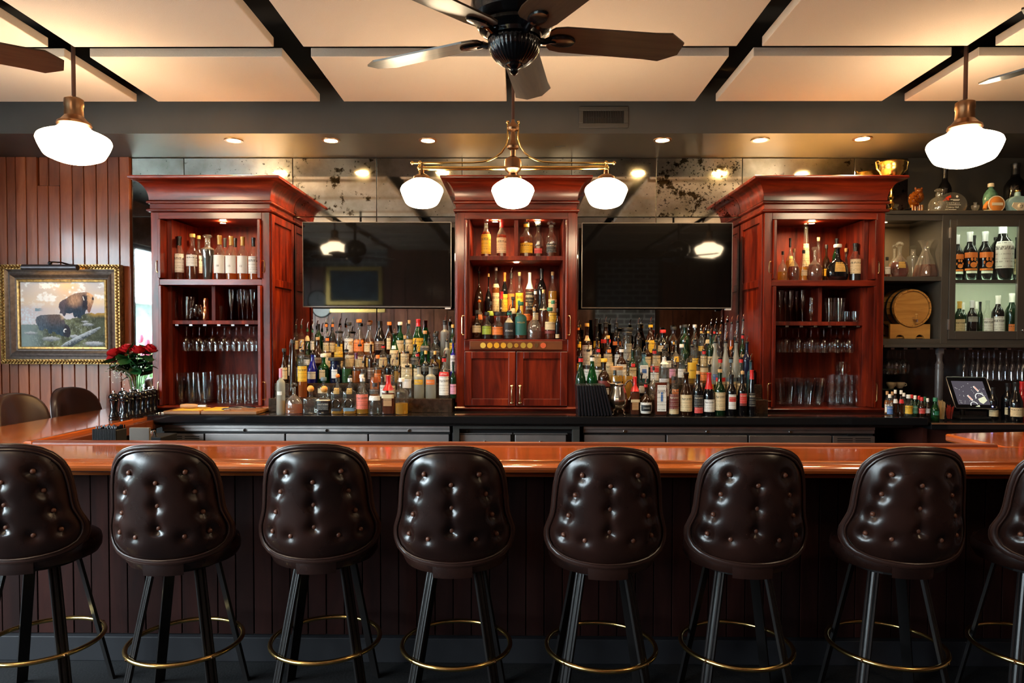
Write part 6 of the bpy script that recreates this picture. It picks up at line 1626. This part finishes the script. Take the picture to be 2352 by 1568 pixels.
t = thing('barrel_stand', 'wooden cradle with two arched cut-outs under the barrel', 'stand', (xat(2090.5, yb_ + .01, 760), yb_ + .01, zst + .0005))
hs_ = pb.z - zst; wS = 45.5 / FPX * yb_; hT = az(744) - zst; dx_ = pb.x - t.location.x
def cradle():
    top = []
    for k in range(13):
        x = wS - 2 * wS * k / 12; dd = rb_ * 1.0 + .004; u = x - dx_
        zc_ = hs_ - sqrt(max(0, dd * dd - u * u)) if abs(u) < dd else 9
        top.append((x, min(hT, max(.012, zc_ - .001))))
    bot = []
    for cx_ in (-wS * .5, wS * .5):
        bot.append((cx_ - .034, 0))
        for k in range(9): a_ = pi - pi * k / 8; bot.append((cx_ + .033 * cos(a_), .001 + .030 * sin(a_)))
        bot.append((cx_ + .034, 0))
    return [(-wS, 0)] + bot + [(wS, 0)] + top
build('end_board', M().prism(cradle(), 0, .02, 'y'), OAK, t); build('end_board', M().prism(cradle(), .23, .25, 'y'), OAK, t)
build('stretcher', M().box(-wS + .01, wS - .01, .02, .23, .003, .015), OAK, t)
# behind the glass door
GW = 'wine bottles behind the glass door'
PAWS = row('upper shelf behind the glass door', YA + .13, zs_ + .0008, GW, '''
2200 23 540|wine BK - wh:.14:.19:1.0,or:.20:.24:1.2,or:.46:.57:1.25 sif|MUTT;bk;.5;or;.085
2226.5 29 533|wine BK - wh:.14:.19:1.0,or:.20:.24:1.2,or:.46:.57:1.25 sif|MUTT;bk;.5;or;.085
2262 30 532|wine BK - wh:.14:.19:1.0,or:.20:.24:1.2,or:.46:.57:1.25 sif|MUTT;bk;.5;or;.085
2303 44 510|wine BK - wh:.20:.66:1.2 sif
2338 22 545|wine BK - cr:.14:.5:1.2 bkf''', name='wine_bottle')
for d in PAWS[:3]:     # orange paw prints on the black bottles
    r_ = d['r']; hh = zat(d['top'], YA + .13, d['x']) - zs_; m = M()
    for u, v, a_, b_ in ((0, .31, .52, .44), (-.62, .36, .18, .26), (-.24, .425, .19, .26), (.24, .425, .19, .26), (.62, .36, .18, .26)):
        m.ball((r_ * sin(u), -r_ * cos(u) - .0005, v * hh), a_ * r_, .0025, b_ * r_, 10, 6)
    build('paw_print', m, PM('or'), d['o'], True)
row('rear of upper shelf behind glass door', YA + .27, zs_ + .0008, GW, '''
2196 20 545|wine BK - - bkf
2237 20 541|wine DG - - bkf
2287 20 545|wine BK - - bkf''', name='wine_bottle')
row('lower shelf behind the glass door', YA + .13, az(778) + .0128, GW, '''
2203 22 692|wine DG - cr:.1:.5:1.2 gof
2232 25 690|wine BK - gy:.42:.56:1.2 sif
2250 16 693|wine DG - - bkf
2267 25 690|wine C cl@.5 wh:.08:.52:1.2 wha
2291 25 679|wine BK - wh:.08:.50:1.2 whf
2324 26 674|wine DG - or:.1:.3:1 whf''', name='wine_bottle')
row('rear of lower shelf behind glass door', YA + .28, az(778) + .0128, GW, '''
2212 18 695|wine DG - wh:.1:.4:1 whf
2241 18 693|wine C am@.5 - whf
2335 18 690|wine BK - - bkf''', name='wine_bottle')

# --- on top of the alcove cabinet
ZT = az(484) + .0008
Yt = YA + .18
def on_top(px, Y=Yt): return xat(px, Y, 470)
s4 = Yt / FPX
Yq = YA + .26; pt = P(2047, 480, Yq); sq_ = Yq / FPX
t = thing('gold_trophy', 'gold two-handled trophy cup behind the mahogany cornice', 'trophy', (pt.x, Yq, ZT))
hT_ = zat(372, Yq, 2047) - ZT; hb = zat(403, Yq, 2047) - ZT
build('cup', M().lathe([(.008, hb - .11), (.012, hb - .09), (.03, hb - .055), (.06, hb - .02), (.085, hb + .02), (.093, hb + .055), (.092, hT_ - .012), (.098, hT_ - .006), (.096, hT_), (.088, hT_ - .004), (.086, hb + .05), (.05, hb - .01), (0, hb - .03)], 30), GOLD, t, 50)
for s in (-1, 1): build('handle', M().tube([(s * .088, 0, hb + .02), (s * .115, 0, hb + .05), (s * .125, 0, hT_), (s * .108, 0, hT_ + .012), (s * .094, 0, hT_ - .002), (s * .100, 0, hT_ - .02)], .0065, 8), GOLD, t, True)
build('stem', M().lathe([(.034, .046), (.036, .052), (.030, .062), (.012, .07), (.018, .085), (.024, .10), (.014, .115), (.010, .13), (.020, .15), (.010, .17), (.008, hb - .108)], 20), GOLD, t, 40)
build('plinth', M().box(-.038, .038, -.038, .038, 0, .046), BLACK, t, bevel=.002)
build('plate', M().box(-.016, .016, -.0395, -.037, .006, .042), GOLD, t)
o = build('award_block', M().prism([(-.035, 0), (.035, 0), (.035, .045), (-.02, .03)], -.01, .01, 'y'), BLACK, None, bevel=.002, loc=(on_top(2072), YA + .12, ZT)); tag(o, 'small black award block beside the gold trophy base', 'award')
AMB = glass('amber_crystal', (.90, .50, .10), .06, .4, (.55, .24, .03), ior=1.7)
t = thing('amber_figurine', 'amber crystal animal figurine between trophy and round decanter', 'figurine', (on_top(2104), Yt, ZT))
m = M().ball((-.015, 0, .115), .040, .035, .058, 14, 10).ball((.018, -.01, .135), .034, .03, .045, 14, 10).ball((.012, -.012, .178), .028, .026, .022, 12, 8)
for k in range(60):
    a_ = random.uniform(0, 2 * pi); q = random.uniform(-1, 1); m.ball((-.012 + .040 * cos(a_) * sqrt(1 - q * q), -.004 + .036 * sin(a_) * sqrt(1 - q * q), .118 + .056 * q), .008, seg=6, rings=4)
build('body', m, glass('amber_glass_dark', (.70, .30, .05), .06, .45, (.32, .10, .012), ior=1.7), t, True)
for x_ in (-.035, -.012, .022, .040): build('leg', M().tube([(x_, -.005, .075), (x_ + .002, -.008, .0)], [.013, .009], 10), AMB, t, True)
for x_ in (-.012, .036): build('ear', M().ball((x_, -.01, .198), .008, .006, .012, 8, 6), MATS['amber_glass_dark'], t, True)
t = thing('round_decanter', 'clear round empty glass decanter beside the oval award', 'decanter', (on_top(2146), Yt - .05, ZT))
build('body', M().lathe([(0, 0), (.058, 0), (.066, .008), (.070, .04), (.068, .075), (.056, .105), (.034, .122), (.020, .13), (.019, .145), (.024, .15)], 28), GM['X'], t, 50)
build('stopper', M().lathe([(0, .140), (.016, .142), (.018, .156), (.013, .163), (.026, .170), (.028, .178), (.020, .188), (0, .190)], 18), GM['X'], t, 40)
ov = thing('oval_award', 'oval clear glass award with white engraved lines', 'award', (on_top(2189, YA + .26), YA + .26, ZT)); rx_, rz_ = 33 / FPX * (YA + .26), 28 / FPX * (YA + .26)
build('plate', M().prism([(rx_ * cos(2 * pi * k / 40), rz_ * 1.0 + rz_ * sin(2 * pi * k / 40)) for k in range(40)], 0, .012, 'y'), GM['X'], ov, bevel=.003)
build('splash', M().prism([(-.085, .12), (-.05, .155), (-.02, .17), (-.015, .15), (-.035, .145), (-.03, .128), (-.06, .125)], -.002, -.0005, 'y'), mat('splash_red', (.60, .05, .02), .4), ov)
for s_, z_, x_, q_ in (('Best & Brightest', .108, .0, .016), ('Tommy Hall', .075, -.005, .020)): lettering(ov, s_, q_, WHITE, z_, None, -.0015, x_, wmax=.13)
for z_, a_, b_ in ((.134, -.02, .05), (.127, 0, .045), (.093, -.05, .06), (.057, -.06, .025), (.042, -.05, .06), (.034, -.05, .04), (.022, -.04, .03)): build('engraved_line', M().box(a_, b_, -.002, -.0004, z_ - .0018, z_ + .0018), WHITE, ov)
build('seal', M().lathe([(0, .001), (.009, .001), (.009, 0)], 16), WHITE, ov, loc=(.03, -.0008, .158), rot=(R(90), 0, 0))
row('top of the alcove cabinet', YA + .34, ZT, 'bottles on the alcove cabinet', '''
2170 28 387|wine BK - - bkf
2332 44 376|wine BK - - bkf''', name='wine_bottle', jit=0)
t = thing('crystal_cup', 'tiny crystal cup with looped handles on a white block', 'trophy', (on_top(2232), Yt - .04, ZT))
build('block', M().box(-.025, .025, -.02, .02, 0, .018), WHITE, t, bevel=.002)
build('cup', M().lathe([(0, .018), (.012, .02), (.025, .04), (.028, .055), (.026, .066), (.012, .07), (.010, .082), (.014, .088), (0, .094)], 18), GM['X'], t, 40)
for s in (-1, 1): build('handle', M().tube([(s * .026, 0, .055), (s * .05, 0, .07), (s * .058, 0, .06), (s * .04, 0, .042), (s * .022, 0, .036)], .0022, 6), GLS, t, True)
CG = mat('ceramic_green', (.13, .30, .20), .2, noise=.4, nscale=30); CO = mat('ceramic_orange', (.72, .27, .06), .25); CCR = mat('ceramic_cream', (.75, .66, .48), .25); CT = mat('ceramic_turquoise', (.36, .58, .58), .25, noise=.15, nscale=12)
t = thing('ceramic_decanter', 'green ceramic decanter with an orange round medallion', 'decanter', (on_top(2277), Yt - .03, ZT))
build('base', M().lathe([(0, 0), (.035, 0), (.036, .01), (.03, .016), (0, .016)], 22), CCR, t, 40)
build('flask', M().lathe([(.02, .012), (.045, .03), (.055, .07), (.058, .12), (.050, .16), (.034, .185), (.018, .20), (.015, .215)], 22, (-.006, .03, 0), sy=.6), CG, t, 50)
build('cap', M().lathe([(.018, .213), (.022, .216), (.022, .238), (.018, .242), (0, .242)], 18, (-.006, .03, 0)), CCR, t, 40)
md = build('medallion', M().lathe([(0, .016), (.046, .016), (.052, .012), (.060, .010), (.062, 0), (.058, -.014), (0, -.014)], 32), CO, t, 40, loc=(0, -.02, .072), rot=(R(90), 0, 0))
build('medallion_rim', M().tube([(.060 * cos(2 * pi * k / 32), .060 * sin(2 * pi * k / 32), .008) for k in range(32)], .005, 6, closed=True), CCR, md, True)
build('band', M().box(-.042, .042, -.011, .011, .0165, .019), CCR, md, bevel=.001)
build('arm', M().tube([(-.05, -.01, .085), (-.075, -.015, .06), (-.085, -.02, .035)], [.018, .016, .014], 10), CO, t, True)
build('scroll', M().tube([(-.095, -.03, .014), (-.045, -.03, .018)], .013, 10), CCR, t, 60)
t = thing('ceramic_decanter', 'turquoise shield-shaped ceramic decanter at the view edge', 'decanter', (on_top(2330), Yt - .03, ZT))
build('body', M().prism([(-.060, 0), (.060, 0), (.075, .045), (.092, .085), (.070, .115), (.035, .135), (.0, .14), (-.035, .135), (-.070, .115), (-.092, .085), (-.075, .045)], -.025, .025, 'y'), CT, t, bevel=.008)
build('neck', M().lathe([(.022, .135), (.020, .16), (.018, .17)], 18), CT, t, 40); build('rim', M().lathe([(.018, .168), (.022, .172), (.022, .180), (0, .180)], 18), GOLD, t, 40)
build('face', M().prism([(-.062, .055), (0, .01), (.062, .055), (.05, .085), (-.05, .085)], -.032, -.026, 'y').ball((0, -.034, .058), .020, .010, .018, 12, 8), CCR, t, bevel=.002)
build('nostril', M().ball((-.007, -.043, .058), .0035, seg=6, rings=4).ball((.007, -.043, .058), .0035, seg=6, rings=4), BLACKM, t)
# ------------------------------------------------------------------ till, soft drinks, wine on the counters
row('front row of soft drinks', 4.80, ZC + .0008, 'soft drinks by the alcove', '''
2043 15 905|soda C cl@.7 bl:.10:.52:1.3 whc
2056 12 895|soda BR - wh:.56:.74:1.2 whc
2069 12 896|soda BR - re:.56:.74:1.2 whc
2085.5 18 906|soda C cl@.7 ye:.12:.58:1.3 whc
2101 13 908|soda DG - gn:.15:.6:1.2 whc
2116 15 912|soda BR - re:.16:.50:1.3 rec
2130 11 914|soda BR - si:.20:.50:1.2 whc''', name='soda_bottle', jit=.002)
row('rear row of soft drinks', 4.90, ZC + .0008, 'soft drinks by the alcove', '''
2037 12 898|soda C am@.7 wh:.1:.5:1.2 tac
2049 12 899|soda C am@.7 wh:.1:.5:1.2 tac
2076 12 902|soda C cl@.7 - whc
2094 12 906|soda DG - - rec
2110 12 909|soda DG - - rec
2124 12 911|soda DG - - gnc''', name='soda_bottle', jit=.002)
row('lower counter near the till', 4.79, ZC2 + .0008, 'soft drinks by the alcove', '''
2147.5 18 913|soda G gr@.8 gn:.3:.5:.6 gnc''', name='soda_bottle', jit=0)
def cup(px, w_, top, Y, label, smat, n, glassm):
    r_ = w_ / 2 / FPX * Y; h = zat(top, Y, px) - ZC2; t = thing('straw_cup', label, 'cup', (xat(px, Y, 950), Y, ZC2 + .0008))
    build('tumbler', M().lathe([(0, 0), (r_ * .85, 0), (r_, h), (r_ * .94, h), (r_ * .8, .008), (0, .008)], 18), glassm, t, 50)
    m = M()
    for k in range(n): a_ = random.uniform(0, 2 * pi); q = random.uniform(.1, .7) * r_; m.tube([(q * cos(a_), q * sin(a_), .01), (q * cos(a_) * 2.0, q * sin(a_) * 1.6, h + random.uniform(.02, .05))], .0022, 5)
    o = build('straws', m, smat, t, True); o['kind'] = 'stuff'
cup(2165, 14, 935, 4.82, 'glass of pale wooden stirrers beside the turned post', mat('stirrer_wood', (.55, .40, .20), .6), 22, GLS)
cup(2181, 13, 945, 4.84, 'small cup of red straws beside the till tablet', mat('straw_red', (.30, .03, .02), .4), 20, GLS)
# tablet till
bl, br_, tl_, tr_ = P(2196, 939, 4.86), P(2289, 937, 4.86), P(2172, 865, 4.99), P(2264, 866, 4.99)
c0 = (bl + br_ + tl_ + tr_) / 4; ux = (br_ - bl).normalized(); uz = ((tl_ + tr_) / 2 - (bl + br_) / 2); hz = uz.length; uz.normalize(); ux = (ux - uz * ux.dot(uz)).normalized(); uy = uz.cross(ux); wd = ((br_ - bl).length + (tr_ - tl_).length) / 2
t = thing('till_tablet', 'tilted black tablet till with a dark lit screen', 'tablet', c0)
t.rotation_euler = Matrix((ux, uy, uz)).transposed().to_euler()
w_, h = wd / 2, hz / 2
build('case', M().box(-w_, w_, .002, .02, -h, h), BLACK, t, bevel=.006)
build('bezel', M().tube([(-w_ + .008, 0, -h), (w_ - .008, 0, -h), (w_, 0, -h + .008), (w_, 0, h - .008), (w_ - .008, 0, h), (-w_ + .008, 0, h), (-w_, 0, h - .008), (-w_, 0, -h + .008)], .0025, 6, closed=True), mat('tablet_edge', (.30, .27, .24), .3, .9), t, True)
SCR = mat('tablet_screen', (.02, .02, .022), .15, emit=(.085, .075, .095), es=.32)
sc_ = build('screen', M().box(-w_ + .03, w_ - .035, .0, .0025, -h + .032, h - .034), SCR, t)
WE = mat('screen_white', (.5, .5, .5), .4, emit=(.75, .80, .72), es=.45); RE = mat('screen_red', (.5, .1, .08), .4, emit=(.8, .16, .10), es=.45); GE = mat('screen_pale', (.4, .42, .33), .4, emit=(.42, .45, .32), es=.45)
def sg(name, m, mm): return build(name, m, mm, sc_)
arc = lambda cx_, cz_, r_, a0, a1, th: M().tube([(cx_ + r_ * cos(R(a0 + (a1 - a0) * k / 14)), -.001, cz_ + r_ * sin(R(a0 + (a1 - a0) * k / 14))) for k in range(15)], th, 5)
sg('icon', arc(.052, -.035, .030, 20, 200, .0025), WE); sg('icon', M().prism([(.035, -.05), (.085, -.028), (.095, -.062), (.06, -.09), (.04, -.075)], -.0014, -.0004, 'y'), GE)
sg('icon', arc(-.005, -.098, .024, 10, 190, .002), WE); sg('icon', M().prism([(.0, -.11), (.03, -.098), (.03, -.112)], -.0014, -.0004, 'y'), GE)
for cx_, cz_ in ((.045, .028), (-.018, -.045)):
    sg('icon', M().prism([(cx_ - .018, cz_ + .02), (cx_ - .008, cz_ + .025), (cx_ + .016, cz_ - .014), (cx_ + .006, cz_ - .022)], -.0012, -.0004, 'y'), WE); sg('icon', M().prism([(cx_ - .014, cz_ + .018), (cx_ - .008, cz_ + .021), (cx_ + .012, cz_ - .013), (cx_ + .006, cz_ - .017)], -.0018, -.0012, 'y'), RE)
m = M()
for k in range(40): x_, z_ = random.uniform(-w_ + .035, w_ - .04), random.uniform(-h + .036, h - .038); m.box(x_ - .0012, x_ + .0012, -.0012, -.0003, z_ - .0012, z_ + .0012)
sg('icon', m, WE)
build('power_light', M().ball((w_ - .025, 0, -h + .018), .0045, .002, .0045, 8, 6), mat('led_blue', (.2, .3, 1), .4, emit=(.25, .35, 1), es=8), t, True)
t2 = thing('till_stand', 'black base and arm holding up the till tablet', 'stand', (c0.x, 4.95, ZC2 + .0008))
build('base', M().box(-.11, .11, -.09, .10, 0, .018), BLACKM, t2, bevel=.006); build('arm', M().tube([(0, .06, .015), (0, .07, c0.z - ZC2 - .06)], .018, 10), BLACKM, t2, True)
row('lower counter beyond the till', 4.90, ZC2 + .0008, 'wines beside the till', '''
2280 22 890|wine BK - cr:.10:.30:1.2 bkf
2314 24 880|wine BK - cr:.14:.34:1.0 bkf
2347 24 876|wine RD - cr:.1:.3:1 ref''', name='wine_bottle', jit=0)
row('front of lower counter beyond till', 4.79, ZC2 + .0008, 'wines beside the till', '''
2333 29 878|burg BK - cr:.13:.36:1.3 bkf''', name='wine_bottle', jit=0)
